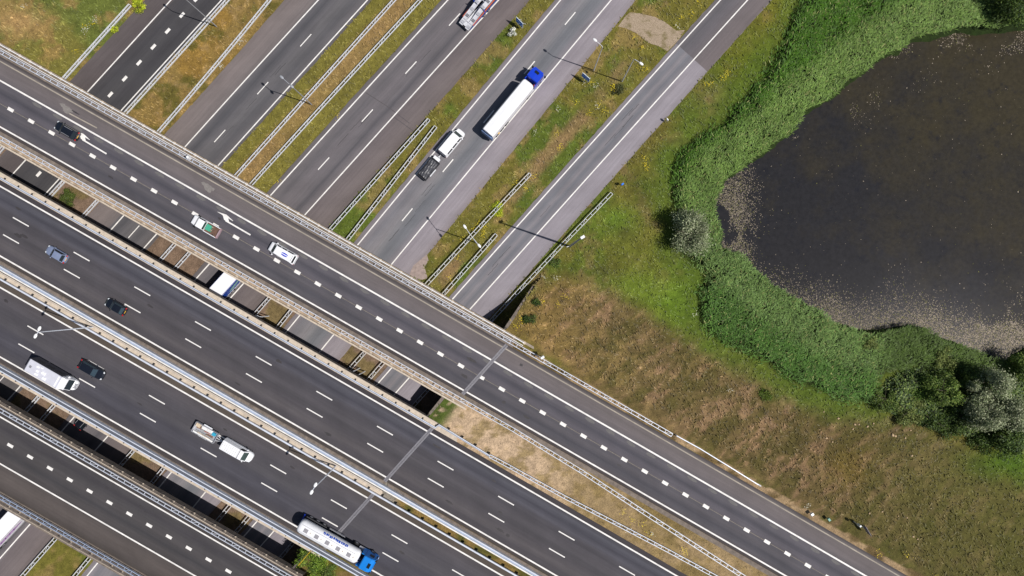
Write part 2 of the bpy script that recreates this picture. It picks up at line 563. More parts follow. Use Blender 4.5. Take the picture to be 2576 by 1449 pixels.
M_tar = mat('tar_crack', A(70, 68, 70), .8)
_r = random.Random(21)
def cracks(road, f, z, n, horizontal, y0, y1):
    mb = MB()
    for k in range(n):
        t0 = _r.uniform(y0, y1); off = _r.uniform(-12, 12)
        pts = []
        for i in range(7):
            t_ = t0 + i * 5.0; o_ = off + _r.uniform(-1.1, 1.1)
            pts.append(P(t_, f(t_) + o_, z) if horizontal else P(f(t_) + o_, t_, z))
        line_strip(pts, _r.uniform(.05, .09), mb)
    build('tar_crack', mb, M_tar, road)
cracks(road5, lambda y: .5 * (R5L(y) + R5R(y)), .005, 9, False, 260, 720)
cracks(road4, lambda y: .45 * R4L(y) + .55 * R4R(y), .005, 6, False, 0, 600)
cracks(road3, lambda y: .5 * (R3L(y) + R3R(y)), .005, 6, False, 100, 460)
cracks(road2, lambda y: .5 * (R2L(y) + R2R(y)), .005, 4, False, 20, 380)

# ------------------------------------------------------------------ bridges
def dirU(x, y): return (1, -(.5640 + 2 * KQ * x))
def bridge_road(label, yf, o0, o1, stops, lines, x1=2860):
    st = [((o - o0) * .8686 * (HC - ZD) / F, (c[0] * 1.03, c[1] * 1.045, c[2] * 1.085)) for o, c in stops]
    W = (o1 - o0) * .8686 * (HC - ZD) / F
    m = asphalt('bridge_asphalt_%d' % len(MC), st, W, .15)
    MC['a%d' % len(MC)] = m
    n = 160
    mb = MB(); uv = []
    z = ZD + .02
    for i in range(n + 1):
        x = -260 + (x1 + 260) * i / n
        a = P(x, yf(x) + o0, z); b = P(x, yf(x) + o1, z)
        mb.v += [tuple(a), tuple(b)]
        L = (x + 260) * 1.151 * (HC - ZD) / F
        uv += [(0, L), (W, L)]
        if i:
            k = 2 * i
            mb.f.append((k - 2, k - 1, k + 1, k)); mb.m.append(0)
    o = tag(build('road', mb, m, uv=uv), label, None, None, 'structure')
    for off, w in lines:
        build('edge_line', line_strip([P(x, yf(x) + off, z + .006) for x in xs_b], w), M_paint, o)
    return o

roadU = bridge_road('upper overpass carriageway with two lanes, thick dashes and arrows', UY, -61, 127.5,
    [(-61, (74, 68, 66)), (-56, (84, 77, 74)), (-52, (104, 96, 92)), (-40, (108, 99, 95)), (-18, (110, 101, 98)), (-3, (100, 93, 92)), (3, (92, 87, 89)), (16, (94, 89, 91)), (30, (76, 73, 77)), (44, (92, 87, 90)),
     (57, (94, 88, 90)), (62, (86, 82, 84)), (74, (90, 85, 86)), (90, (76, 73, 76)), (104, (86, 82, 84)), (114, (84, 78, 79)), (120, (74, 67, 65)), (127.5, (70, 63, 60))],
    [(0, .27), (116.5, .25)])
roadM1 = bridge_road('wide middle carriageway with three lanes on the overpass', MY, -16, 187,
    [(-16, (66, 60, 60)), (-3, (68, 62, 62)), (3, (70, 67, 70)), (14, (84, 82, 86)), (30, (68, 66, 71)), (44, (84, 81, 85)), (56, (76, 72, 74)), (64, (74, 70, 72)), (88, (84, 79, 80)), (104, (74, 70, 71)), (120, (78, 73, 74)),
     (146, (90, 84, 83)), (160, (78, 73, 74)), (172, (76, 71, 72)), (178, (74, 67, 63)), (187, (72, 65, 60))],
    [(0, .25), (175.5, .25)])
roadM2 = bridge_road('three lane carriageway below the median barrier on the overpass', MY, 234.5, 444,
    [(234.5, (84, 74, 64)), (250, (88, 78, 68)), (258, (80, 74, 74)), (284, (84, 79, 80)), (305, (76, 72, 74)), (340, (82, 78, 79)), (362, (72, 69, 73)), (384, (78, 75, 79)), (400, (70, 67, 71)), (420, (76, 72, 74)), (428, (74, 70, 71)), (436, (74, 67, 64)), (444, (78, 70, 66))],
    [(254.6, .25), (429.5, .25)])
roadB = bridge_road('lowest overpass carriageway with one row of thick dashes', BY, -12, 187,
    [(-12, (66, 60, 57)), (-2, (70, 64, 61)), (4, (74, 70, 69)), (26, (66, 62, 63)), (40, (74, 70, 69)), (62, (78, 73, 71)), (84, (66, 63, 63)), (100, (76, 71, 69)), (116, (72, 67, 65)), (124, (84, 76, 71)), (150, (92, 83, 77)), (172, (82, 74, 69)), (187, (70, 63, 58))],
    [(0, .24), (118, .24)])

def bdash(road, yf, off, x_first, step_m, length, width, x0=-60, x1=2640, m=None):
    z = ZD + .028
    k = F / (HC - ZD)
    xs = []
    for s in (1, -1):
        x = x_first
        while x0 <= x <= x1:
            if s == 1 or x != x_first: xs.append(x)
            sl = .5640 + 2 * KQ * x
            x += s * step_m * k / math.hypot(1, sl)
    xs.sort()
    # only those whose row is inside the picture
    pts = [(x, yf(x) + off) for x in xs if -60 < yf(x) + off < 1500]
    me = MB(); me.sheet([(-length / 2, -width / 2), (length / 2, -width / 2), (length / 2, width / 2), (-length / 2, width / 2)], 0)
    first = None
    for (x, y) in pts:
        p = P(x, y, z); q = dirU(x, y); ang = math.atan2(q[1], q[0])
        if first is None:
            first = build('lane_dash', me, m or M_paint, road); first.location = p; first.rotation_euler = (0, 0, ang)
        else: copy_to(first, road, p, ang)
    return pts
bdash(roadU, UY, 58.3, 26.7, 4.06, 1.12, .56)
bdash(roadM1, MY, 60, 52.3, 12.03, 3.15, .19)
bdash(roadM1, MY, 117.2, 27.7, 12.03, 3.15, .19)
bdash(roadM2, MY, 311.8, 89, 12.03, 3.15, .19)
bdash(roadM2, MY, 370, 66.3, 12.03, 3.15, .19)
bdash(roadB, BY, 57.6, 25.7, 3.93, 1.1, .5)
# pale seams along the upper carriageway
build('surface_seam', line_strip([P(x, UY(x) + 58.3, ZD + .024) for x in xs_b], .09), mat('pale_seam', A(134, 126, 114), .9, var=.3), roadU)
build('surface_seam', line_strip([P(x, UY(x) - 48.5, ZD + .024) for x in xs_b], .21), mat('pale_seam_2', A(172, 162, 148), .9, var=.2, scale=.6), roadU)
M_patch = mat('grey_patch', A(112, 109, 108), .9, var=.12, fine=.12)
# direction arrows on the upper carriageway
ARW = [(1335, 235), (1680, 350), (1745, 405), (1930, 575), (1915, 582), (1745, 480), (1780, 620), (1600, 540), (1550, 370)]
for (ox, oy), tail in (((0, 0), ((520.0, 0), (630, 591))), ((-300, 505), ((0, 0), (268, 387)))):
    sx, sy = (720, 820) if ox == 0 else (180, 440)
    q = [(((x + ox) / 9.058 + sx) * .62891, ((y + oy) / 9.058 + sy) * .62891) for x, y in ARW]
    mb = MB()
    z = ZD + .030
    w = [P(a, b, z) for a, b in q]
    # head as three clean convex pieces
    def pc(ids): mb.add([w[i] for i in ids], [tuple(range(len(ids)))])
    pc([0, 8, 1]); pc([1, 8, 7, 6, 5, 2]); pc([2, 5, 4, 3])
    t0 = (q[7][0] + 3.5, q[7][1] + 1.5)
    line_strip([P(t0[0], t0[1], z + .002), P(tail[1][0], tail[1][1], z + .002)], .25, mb)
    for i, f in enumerate(mb.f):
        a, b, c = [Vector(mb.v[j]) for j in f[:3]]
        if (b - a).cross(c - a).z < 0: mb.f[i] = tuple(reversed(f))
    build('direction_arrow', mb, M_paint, roadU)
# repair patches
def blob(cx, cy, rx, ry, ang, z, n=14, rag=.3):
    c = P(cx, cy, z); out = []
    for i in range(n):
        t = 2 * math.pi * i / n
        r = 1 + rag * (random.random() - .5)
        x, y = rx * r * math.cos(t), ry * r * math.sin(t)
        out.append((c.x + x * math.cos(ang) - y * math.sin(ang), c.y + x * math.sin(ang) + y * math.cos(ang)))
    return out
x = 84.0
while x < 2400:
    mb = MB(); mb.sheet(blob(x + 9, UY(x + 9) + 9.5, .95, .28, -.55, 7, 12, .25), ZD + .023)
    build('repair_patch', mb, M_patch, roadU)
    x += 51.5
M_patch2 = mat('pale_repair', A(138, 132, 128), .9, var=.15, fine=.15)
for cx, cy in ((165, 272), (521, 470)):
    mb = MB()
    for dx, dy, rx, ry in ((-7, -7, .55, .3), (0, 0, .5, .55), (9, 4, .7, .35), (4, 10, .6, .25)):
        mb.sheet(blob(cx + dx, cy + dy, rx, ry, -.5, 7, 14, .5), ZD + .023 + .001 * len(mb.f))
    build('repair_patch', mb, M_patch2, roadU)
build('surface_seam', line_strip([P(170, 283, ZD + .022), P(244, 322, ZD + .022)], .2), MC['pale_seam_2'], roadU)

cracks(roadM1, lambda x: MY(x) + 90, ZD + .024, 7, True, 0, 1500)
cracks(roadM2, lambda x: MY(x) + 345, ZD + .024, 6, True, 0, 1300)
M_oil = mat('oil_stain', A(62, 58, 60), .7, var=.2)
M_dust = mat('dusty_patch', A(104, 96, 90), .9, var=.2)
for rd, yf, offs, n_ in ((roadM1, MY, (30, 90, 150), 16), (roadM2, MY, (284, 342, 400), 14), (roadB, BY, (30, 88, 150), 8), (roadU, UY, (30, 88, -30), 10)):
    mb = MB()
    for k in range(n_):
        xx = _r.uniform(0, 1700); o_ = _r.choice(offs) + _r.uniform(-9, 9)
        if not 0 < yf(xx) + o_ < 1449: continue
        mb.sheet(blob(xx, yf(xx) + o_, _r.uniform(.25, .9), _r.uniform(.12, .3), -.55, 7, 12, .5), ZD + .0235 + .0004 * k)
    build('oil_stain', mb, M_oil, rd)

def bar(yf, o0, o1, x0, x1, z0, z1, n=40, skew=None, mb=None):
    """long solid bar following a bridge between two lateral offsets"""
    mb = mb or MB()
    rings = []
    for i in range(n + 1):
        u = i / n
        xa = x0 + (x1 - x0) * u; xb = xa
        if skew: xa = x0 + (skew[0] - x0) * u; xb = x0 + (skew[1] - x0) * u
        # offsets are photo offsets at the deck level, keep the same world position for every z
        a = P(xa, yf(xa) + o0, ZD); b = P(xb, yf(xb) + o1, ZD)
        rings.append([(a.x, a.y, z1), (b.x, b.y, z1), (b.x, b.y, z0), (a.x, a.y, z0)])
    mb.loft([list(reversed(r)) for r in rings])
    return mb

def bridge(label, yf, top, bot, beams, joints, name='overpass_bridge'):
    xt, xb = solve_joint(yf, top), solve_joint(yf, bot)
    c = P(300, yf(300) + (top + bot) / 2, 0)
    root = thing(name, label, 'bridge', c)
    build('deck', bar(yf, top, bot, -260, 0, ZD - 1.15, ZD, 60, (xt + 4, xb + 4)), M_concd, root, c)
    for o0, o1, h, xe, m in beams:
        x1 = xe or solve_joint(yf, (o0 + o1) / 2)
        build('edge_beam', bar(yf, o0, o1, -260, x1, ZD - .35, ZD + h), m, root, c)
    for o0, o1 in joints:
        x0 = solve_joint(yf, o0); x1 = solve_joint(yf, o1)
        p0, p1 = P(x0, yf(x0) + o0, ZD + .036), P(x1, yf(x1) + o1, ZD + .036)
        d = (p1 - p0).normalized(); s = Vector((-d.y, d.x, 0))
        for k in (-1, 1):
            build('expansion_joint', line_strip([p0 + s * .17 * k, p1 + s * .17 * k], .27), M_joint, root, c)
        up = Vector((0, 0, .006))
        build('joint_seal', line_strip([p0 + up, p1 + up], .07), M_jdark, root, c)
        for k in (-.17, .17):
            build('joint_seal', line_strip([p0 + up + s * k, p1 + up + s * k], .03), M_jdark, root, c)
    # piers standing in the verges between the lower roads
    for ra, rb in ((E1R, E2L), (E2R, E3L), (E3R, E4L), (E4R, E5L)):
        pts = []
        for off in (top + 60, bot - 60):
            y = yf(400) + off
            for _ in range(60):
                xx = .5 * (ra(y) + rb(y)); y = .5 * y + .5 * (yf(xx) + off)
            pts.append(P(.5 * (ra(y) + rb(y)), y, 0))
        d = (pts[1] - pts[0]).normalized(); s = Vector((-d.y, d.x, 0)) * .45
        mb = MB()
        b = [pts[0] + s, pts[1] + s, pts[1] - s, pts[0] - s]
        mb.hexa([(p.x, p.y, -.3) for p in b], [(p.x, p.y, ZD - 1.16) for p in b])
        build('pier', mb, M_dkconc, root, c)
    return root

brU = bridge('upper overpass bridge carrying the carriageway with white arrows', UY, -95, 162,
    [(-95, -88.2, .16, 1343, M_edge), (-88, -79.2, .05, 1300, M_edge2), (-79, -61.5, .08, 1290, M_concd), (128, 139, .06, 1170, M_concd), (139.2, 157, .10, 1170, M_conc), (157.2, 162.5, .28, 1172, M_concl)], [(-60, 128)])  # weathered strip under the upper guardrail also carries the rails' shade in its colour
brM = bridge('wide middle overpass bridge carrying six lanes and a median barrier', MY, -37, 472,
    [(-37, -17, .32, 1150, M_concl), (188, 200, .08, None, M_concd), (200.5, 233.5, .14, 962, M_concl), (445, 452, .08, None, M_concd), (452.5, 472.5, .16, None, M_concl)],
    [(-16, 188), (234.5, 444)])
brB = bridge('lowest overpass bridge at the bottom left of the photo', BY, -41, 224,
    [(-41, -25, .16, None, M_concd), (-24.5, -12.5, .08, None, M_dkconc), (187.5, 203, .08, None, M_concd), (203.5, 224.5, .16, None, M_concd)], [])
# kerb strips where the roads run on the embankment
for yf, o0, o1, x0, x1, m in ((UY, 128, 141, 1172, 2600, M_concd), (MY, 188, 200, 975, 2300, M_concd)):
    tag(build('kerb_strip', bar(yf, o0, o1, x0, x1, ZD - .2, ZD + .03), m), None, None, None, 'structure')

# ------------------------------------------------------------------ abutment wall
wall_pts = [(1345, 722, 1.2), (1275.5, 825, 6.75), (1121, 996, 6.75), (1083, 1043, 6.75), (960, 1182, 6.75), (760, 1407, 6.75), (690, 1487, 6.75)]
WALL = [P(x, y, max(z, 3)) for x, y, z in wall_pts]
for w, q in zip(WALL, wall_pts): w.z = q[2]
c = WALL[0].copy(); c.z = 0
wroot = thing('abutment_wall', 'concrete abutment wall holding the grassy bank beside the ramp road', 'wall', c)
mb = MB(); rings = []
for i, p in enumerate(WALL):
    d = (WALL[min(i + 1, len(WALL) - 1)] - WALL[max(i - 1, 0)]); d.z = 0; d.normalize()
    s = Vector((d.y, -d.x, 0)) * .32            # toward the road
    a, b = p, p + s
    zt = p.z if i in (0, 1, 2, 3) else ZD - 1.2 + .9
    rings.append([(a.x, a.y, -.5), (b.x, b.y, -.5), (b.x, b.y, zt), (a.x, a.y, zt)])
mb.loft(rings)
build('wall_face', mb, M_dkconc, wroot, c)
mb = MB()
for j0, j1 in ((0, 1), (2, 3)):
    rr = []
    for j in (j0, j1):
        p = WALL[j]; d = WALL[j1] - WALL[j0]; d.z = 0; d.normalize(); s = Vector((d.y, -d.x, 0))
        a, b = p - s * .12, p + s * .42
        rr.append([(a.x, a.y, p.z + .01), (b.x, b.y, p.z + .01), (b.x, b.y, p.z + .16), (a.x, a.y, p.z + .16)])
    mb.loft(rr)
build('coping', mb, M_concd, wroot, c)

# ------------------------------------------------------------------ terrain
POND = [(2900, 40), (2700, 60), (2576, 72), (2465, 82), (2399, 78), (2349, 95), (2295, 100), (2272, 110), (2262, 133), (2232, 137), (2199, 153), (2162, 190), (2119, 213), (2095, 240), (2049, 270), (2015, 290), (1989, 330), (1932, 373), (1898, 400), (1855, 430), (1821, 452), (1806, 483), (1790, 506), (1796, 550), (1806, 593), (1801, 623), (1861, 646), (1878, 666), (1911, 696), (1932, 717), (1972, 740), (2022, 766), (2065, 790), (2077, 810), (2129, 824), (2145, 835), (2199, 835), (2265, 824), (2322, 827), (2345, 848), (2405, 868), (2465, 892), (2532, 912), (2549, 893), (2576, 882), (2700, 860), (2900, 800)]
REED = [(2900, -20), (2700, -30), (2576, 8), (2440, -5), (2350, -30), (2200, -60), (2030, -60), (2000, 10), (1975, 70), (1950, 130), (1915, 187), (1855, 250), (1808, 307), (1748, 337), (1712, 372), (1690, 410), (1681, 467), (1688, 526), (1712, 556), (1696, 620), (1721, 656), (1768, 690), (1752, 735), (1750, 783), (1758, 816), (1795, 855), (1855, 888), (1932, 922), (1982, 963), (2059, 988), (2119, 1015), (2199, 1025), (2215, 990), (2225, 950), (2300, 930), (2400, 950), (2480, 960), (2600, 960), (2900, 900)]
BROWN = [(1280, 832), (1318, 772), (1356, 722), (1420, 690), (1490, 705), (1560, 745), (1640, 795), (1740, 850), (1830, 900), (1940, 955), (2060, 1000), (2190, 1040), (2330, 1080), (2440, 1130), (2520, 1200), (2620, 1240), (2620, 1480), (2300, 1480), (1911, 1240), (1340, 885)]
pond_w = [(P(x, y, -.4).x, P(x, y, -.4).y) for x, y in POND]
reed_w = [(P(x, y, .5).x, P(x, y, .5).y) for x, y in REED]

def to_photo(x, y, z):
    k = F / (HC - z)
    return CX + x * k, CY - y * k

def bank_z(x, y):
    """height of the embankment right of the wall"""
    k = (HC - ZD) / F
    xd = x / k + CX
    yl = (CY - (UY(xd) - 97)) * k
    d = (y - yl) * .868
    z = 6.93 - np.clip(d, 0, None) / 1.72
    z = np.where(d > 0, np.maximum(z, -.6) , 6.93)
    return z, d

def slope_z(dx, dy):
    """height of the bank at a photo position"""
    z = 0.0
    for _ in range(12):
        q = P(dx, dy, z)
        z = max(0.0, float(bank_z(np.array([q.x]), np.array([q.y]))[0][0]))
    return z

def zone_color(x, y, z):
    """colour of the ground cover (albedo, meadow vignetting included) at world points"""
    dx, dy = to_photo(x, y, z)
    n = len(np.atleast_1d(x))
    n1 = fbm(x, y, 9.0, 0); n2 = fbm(x, y, 3.2, 4); n3 = fbm(x, y, 1.1, 2, 3); n4 = fbm(x, y, 17.0, 7, 3)
    def c3(r, g, b): return np.array(A(r, g, b))[None, :]
    olive = c3(112, 106, 52); tan = c3(158, 130, 88); green = c3(100, 108, 44); dkgreen = c3(66, 78, 30); soil = c3(132, 110, 92); sand = c3(206, 178, 146)
    orange = c3(150, 118, 56); brown = c3(116, 99, 62); pink = c3(154, 124, 92); dkol = c3(78, 74, 36); bright = c3(104, 118, 38)
    def mx(a, b, t): return a * (1 - t[:, None]) + b * t[:, None]
    col = np.repeat(olive, n, 0)
    # verge default: olive with tan and green
    col = mx(col, np.repeat(tan, n, 0), sstep(.5, .68, n2) * .7)
    col = mx(col, np.repeat(green, n, 0), sstep(.52, .66, n1) * .75)
    e = [(f(dy), g(dy)) for f, g in ROADS]
    # dry verges between roads 1-2 and 2-3
    dry = np.repeat(c3(142, 118, 66), n, 0)
    dry = mx(dry, np.repeat(orange, n, 0), sstep(.5, .65, n1) * .8)
    dry = mx(dry, np.repeat(c3(96, 92, 38), n, 0), sstep(.5, .64, n2) * .8)
    dry = mx(dry, np.repeat(tan, n, 0), sstep(.6, .7, n3) * .45)
    med = ((dx > e[0][1]) & (dx < e[1][0])) | ((dx > e[1][1]) & (dx < e[2][0]))
    col = np.where(med[:, None], dry, col)
    # centre of the wide verge is browner
    u = np.clip((dx - e[1][1]) / np.maximum(e[2][0] - e[1][1], 1), 0, 1)
    cen = (dx > e[1][1]) & (dx < e[2][0])
    col = np.where(cen[:, None], mx(np.repeat(c3(124, 116, 52), n, 0) * (.8 + .4 * n2[:, None]), np.repeat(c3(158, 126, 84), n, 0), sstep(.22, .34, u) * (1 - sstep(.6, .72, u)) * (.35 + .6 * n1)), col)
    # greener, flowery verges between roads 3-4 and 4-5
    gv = np.repeat(c3(114, 108, 46), n, 0)
    gv = mx(gv, np.repeat(c3(92, 106, 38), n, 0), sstep(.45, .6, n1))
    gv = mx(gv, np.repeat(c3(150, 126, 78), n, 0), sstep(.52, .66, n2) * .65)
    gm = ((dx > e[2][1]) & (dx < e[3][0])) | ((dx > e[3][1]) & (dx < e[4][0]))
    col = np.where(gm[:, None], gv, col)
    # bare strip along the middle of the verge beside the ramp
    w5 = (dx > e[3][1]) & (dx < e[4][0])
    u = np.clip((dx - e[3][1]) / np.maximum(e[4][0] - e[3][1], 1), 0, 1)
    col = np.where(w5[:, None], mx(col, np.repeat(c3(146, 118, 82), n, 0), sstep(.4, .55, u) * (1 - sstep(.66, .8, u)) * sstep(.42, .6, n1) * .8), col)
    # top-left field
    tl = dx < e[0][0]
    f0 = np.repeat(c3(124, 118, 56), n, 0)
    f0 = mx(f0, np.repeat(c3(104, 112, 50), n, 0), sstep(.42, .6, n1))
    f0 = mx(f0, np.repeat(c3(196, 160, 108), n, 0), np.exp(-(((dx - 45) / 70) ** 2 + ((dy - 55) / 34) ** 2)) * (.4 + .8 * n2))
    f0 = mx(f0, np.repeat(c3(160, 128, 80), n, 0), sstep(.5, .64, n2) * .6)
    col = np.where(tl[:, None], f0, col)
    # verge right of the ramp, land behind
    rt = dx > e[4][1]
    r0 = np.repeat(c3(112, 104, 46), n, 0)
    r0 = mx(r0, np.repeat(c3(94, 104, 38), n, 0), sstep(.42, .58, n1))
    r0 = mx(r0, np.repeat(c3(138, 112, 76), n, 0), sstep(.56, .68, n2) * .6)
    for gx, gy, rx, ry, cc, k in ((1700, 760, 110, 60, c3(104, 132, 36), .95), (1555, 560, 55, 45, c3(98, 130, 36), .95), (1600, 720, 90, 45, c3(104, 126, 40), .8), (1890, 150, 60, 110, c3(92, 116, 26), .7), (1560, 640, 130, 40, c3(98, 108, 34), .6), (1625, 690, 60, 60, bright, .5), (1740, 850, 60, 50, bright, .6), (1300, 690, 40, 30, dkgreen, .6),
                              (1960, 60, 40, 90, c3(140, 116, 40), .7), (1860, 190, 60, 80, c3(104, 104, 30), .7), (1800, 240, 40, 30, c3(140, 120, 78), .5), (1620, 470, 30, 60, c3(70, 88, 26), .6), (1570, 585, 25, 20, dkol, .8), (1520, 680, 40, 22, dkol, .75)):
        r0 = mx(r0, np.repeat(np.asarray(cc).reshape(1, 3), n, 0), np.exp(-(((dx - gx) / rx) ** 2 + ((dy - gy) / ry) ** 2)) * k * (.6 + .7 * n2).clip(0, 1))
    sb = poly_sd(dx, dy, BROWN)
    b0 = np.repeat(brown, n, 0)
    sa_, sb_ = x * .82 + y * .57, -x * .57 + y * .82            # streaks of mown grass
    st1 = fbm(sa_ * .35, sb_, .9, 8, 4); st2 = fbm(sa_ * .4, sb_, 2.6, 9, 4)
    b0 = mx(b0, np.repeat(pink, n, 0), sstep(.5, .62, st1) * (.45 + .4 * sstep(.42, .6, n1)))
    b0 = mx(b0, np.repeat(c3(88, 82, 40), n, 0), sstep(.5, .6, st2) * .7)
    b0 = mx(b0, np.repeat(c3(144, 122, 74), n, 0), sstep(.55, .66, st1 * .5 + n2 * .5) * .7 * sstep(1900, 1500, dx))
    b0 = mx(b0, np.repeat(c3(158, 128, 102), n, 0), np.exp(-(((dx - 2280) / 120) ** 2 + ((dy - 1080 - .42 * (dx - 2280)) / 24) ** 2)) * sstep(.4, .55, st1))
    b0 = mx(b0, np.repeat(c3(150, 122, 66), n, 0), sstep(1560, 1330, dx) * .6 * (.4 + .8 * n3).clip(0, 1))
    b0 = b0 * (1 - .22 * sstep(1750, 2350, dx))[:, None]  # meadow darkens to the right, vignetting put into its colour
    b0 = mx(b0, np.repeat(c3(150, 118, 56), n, 0), np.exp(-(((dx - 2140) / 60) ** 2 + ((dy - 1180) / 50) ** 2)) * .6 * n2)
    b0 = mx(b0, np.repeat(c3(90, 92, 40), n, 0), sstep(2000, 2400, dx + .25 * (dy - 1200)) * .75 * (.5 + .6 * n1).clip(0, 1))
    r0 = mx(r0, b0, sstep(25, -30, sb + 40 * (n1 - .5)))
    r0 = mx(r0, np.repeat(c3(74, 104, 26), n, 0), np.exp(-(((dx - 2530) / 90) ** 2 + ((dy - 1160) / 45) ** 2)) * .9)
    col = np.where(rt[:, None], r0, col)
    # reeds and pond margin: dark wet soil
    sr = poly_sd(x, y, reed_w)
    col = mx(col, np.repeat(c3(86, 106, 34), n, 0), sstep(5.5, 1.0, sr + 2.5 * (n2 - .5)) * .8)
    col = mx(col, np.repeat(c3(40, 54, 20), n, 0), sstep(.3, -1.6, sr))
    # bank: corridor between the carriageways is sandy
    hi = (z > 6.5) & (dx > JX(dy) - 60)
    s0 = np.repeat(sand, n, 0)
    s0 = mx(s0, np.repeat(c3(140, 120, 78), n, 0), sstep(.5, .6, n2 * .5 + n3 * .5) * .8)
    s0 = mx(s0, np.repeat(c3(96, 88, 44), n, 0), sstep(.52, .62, n1) * sstep(1330, 1620, dx) )
    s0 = mx(s0, np.repeat(c3(146, 124, 82), n, 0), sstep(1320, 1500, dx) * .75)
    s0 = mx(s0, np.repeat(c3(84, 98, 40), n, 0), sstep(1160, 1120, dx + .8 * (dy - 1040)) * sstep(.2, .3, n3))
    mdy = dy - (MY(dx))
    sand_zone = hi & (mdy < 60) & (dy > UY(dx) + 100)
    col = np.where(sand_zone[:, None], s0, col)
    md_zone = hi & (mdy > 150) & (mdy < 300)
    m0 = mx(np.repeat(c3(140, 116, 68), n, 0), np.repeat(c3(94, 90, 42), n, 0), sstep(.46, .6, n2))
    m0 = mx(m0, np.repeat(c3(150, 142, 130), n, 0), sstep(1010, 985, dx))
    col = np.where(md_zone[:, None], m0, col)
    lo_zone = hi & (mdy > 420)
    l0 = mx(np.repeat(c3(104, 116, 44), n, 0), np.repeat(c3(172, 148, 112), n, 0), sstep(800, 850, dx) * sstep(.4, .55, n2))
    col = np.where(lo_zone[:, None], l0, col)
    # sandy shoulder beside the upper road on the bank
    ush = hi & (dy < UY(dx) - 58) & (dy > UY(dx) - 76 - 8 * n2)
    col = np.where(ush[:, None], mx(np.repeat(c3(168, 142, 108), n, 0), np.repeat(c3(110, 92, 60), n, 0), sstep(.45, .6, n2)), col)
    # soil below the bridges
    und = (dy > UY(dx) + 60) & (dx < JX(dy) - 40) & (dy < BY(dx) + 215) & (z < 3)
    g0 = mx(np.repeat(soil, n, 0), np.repeat(c3(120, 106, 62), n, 0), sstep(.52, .64, n2) * .7)
    col = np.where(und[:, None], g0, col)
    n5 = fbm(x, y, .8, 10, 2)
    col = col * (.78 + .44 * n3[:, None]) * (.80 + .40 * n5[:, None])
    return col, sr

M_ground = vmat('ground_cover', .95, 5.0, .38, .6)
xs = np.concatenate([[-700, -400, -220, -150, -125], np.arange(-104, 108.1, .4), [125, 150, 220, 400, 700]])
ys = np.concatenate([[-700, -400, -220, -120, -80], np.arange(-62, 66.1, .4), [80, 120, 220, 400, 700]])
GX, GY = np.meshgrid(xs, ys)
gx, gy = GX.ravel(), GY.ravel()
spd = poly_sd(gx, gy, pond_w)
gz = -.04 - 1.6 * sstep(.9, -2.6, spd + .9 * (fbm(gx, gy, 1.6, 3) - .5)) 
roadmask = np.zeros(gx.shape, bool)
pdx, pdy = to_photo(gx, gy, 0)
for f, g in ROADS: roadmask |= (pdx > f(pdy) - 3) & (pdx < g(pdy) + 3)
gz = gz + np.where(roadmask, -.02, .10 * (fbm(gx, gy, 2.5, 5) - .45) * sstep(0, 10, np.minimum(np.abs(pdx - 1e4), 10)))
for f, g in ROADS:
    near = np.maximum(f(pdy) - pdx, pdx - g(pdy))
    gz = np.where((near > -3) & (near < 10), np.minimum(gz, -.03), gz)
gcol, _ = zone_color(gx, gy, gz)
nx, ny = len(xs), len(ys)
ii = np.arange(nx * ny).reshape(ny, nx)
q = np.stack([ii[:-1, :-1].ravel(), ii[:-1, 1:].ravel(), ii[1:, 1:].ravel(), ii[1:, :-1].ravel()], 1)
ground = arr_mesh('ground', np.stack([gx, gy, gz], 1), q, M_ground, gcol)
tag(ground, 'flat grassy ground with dry verges between the roads', None, None, 'structure')

# embankment: a sheet that starts on the abutment wall
W0, W1 = WALL[1].copy(), WALL[3].copy()
W0.z = W1.z = 0
wd = (W0 - W1).normalized()
tr = np.arange(-48, 30, .4); sr_ = np.concatenate([[.02], np.arange(.4, 150, .4)])
TT, SS = np.meshgrid(tr, sr_)
du = Vector((1, -.573, 0)).normalized()
ex = W0.x + wd.x * TT + du.x * SS; ey = W0.y + wd.y * TT + du.y * SS
# upper end follows the bent wing wall
wing = (WALL[0] - WALL[1]); wing.z = 0; wing.normalize()
up = np.clip(TT, 0, None)
ex = ex + (wing.x - wd.x) * up * np.exp(-SS / 8); ey = ey + (wing.y - wd.y) * up * np.exp(-SS / 8)
ex, ey = ex.ravel(), ey.ravel()
ez, ed = bank_z(ex, ey)
ez = ez + np.where(ed > .8, .28 * (fbm(ex, ey, 3.0, 6) - .5), 0.0)
ecol, _ = zone_color(ex, ey, ez)
ny, nx = TT.shape
ii = np.arange(nx * ny).reshape(ny, nx)
q = np.stack([ii[:-1, :-1].ravel(), ii[1:, :-1].ravel(), ii[1:, 1:].ravel(), ii[:-1, 1:].ravel()], 1)
keep = (ez[q].max(1) > -.3)
bank = arr_mesh('embankment', np.stack([ex, ey, ez], 1), q[keep], M_ground, ecol)
tag(bank, 'brown grassy embankment carrying the roads down to the pond', None, None, 'structure')

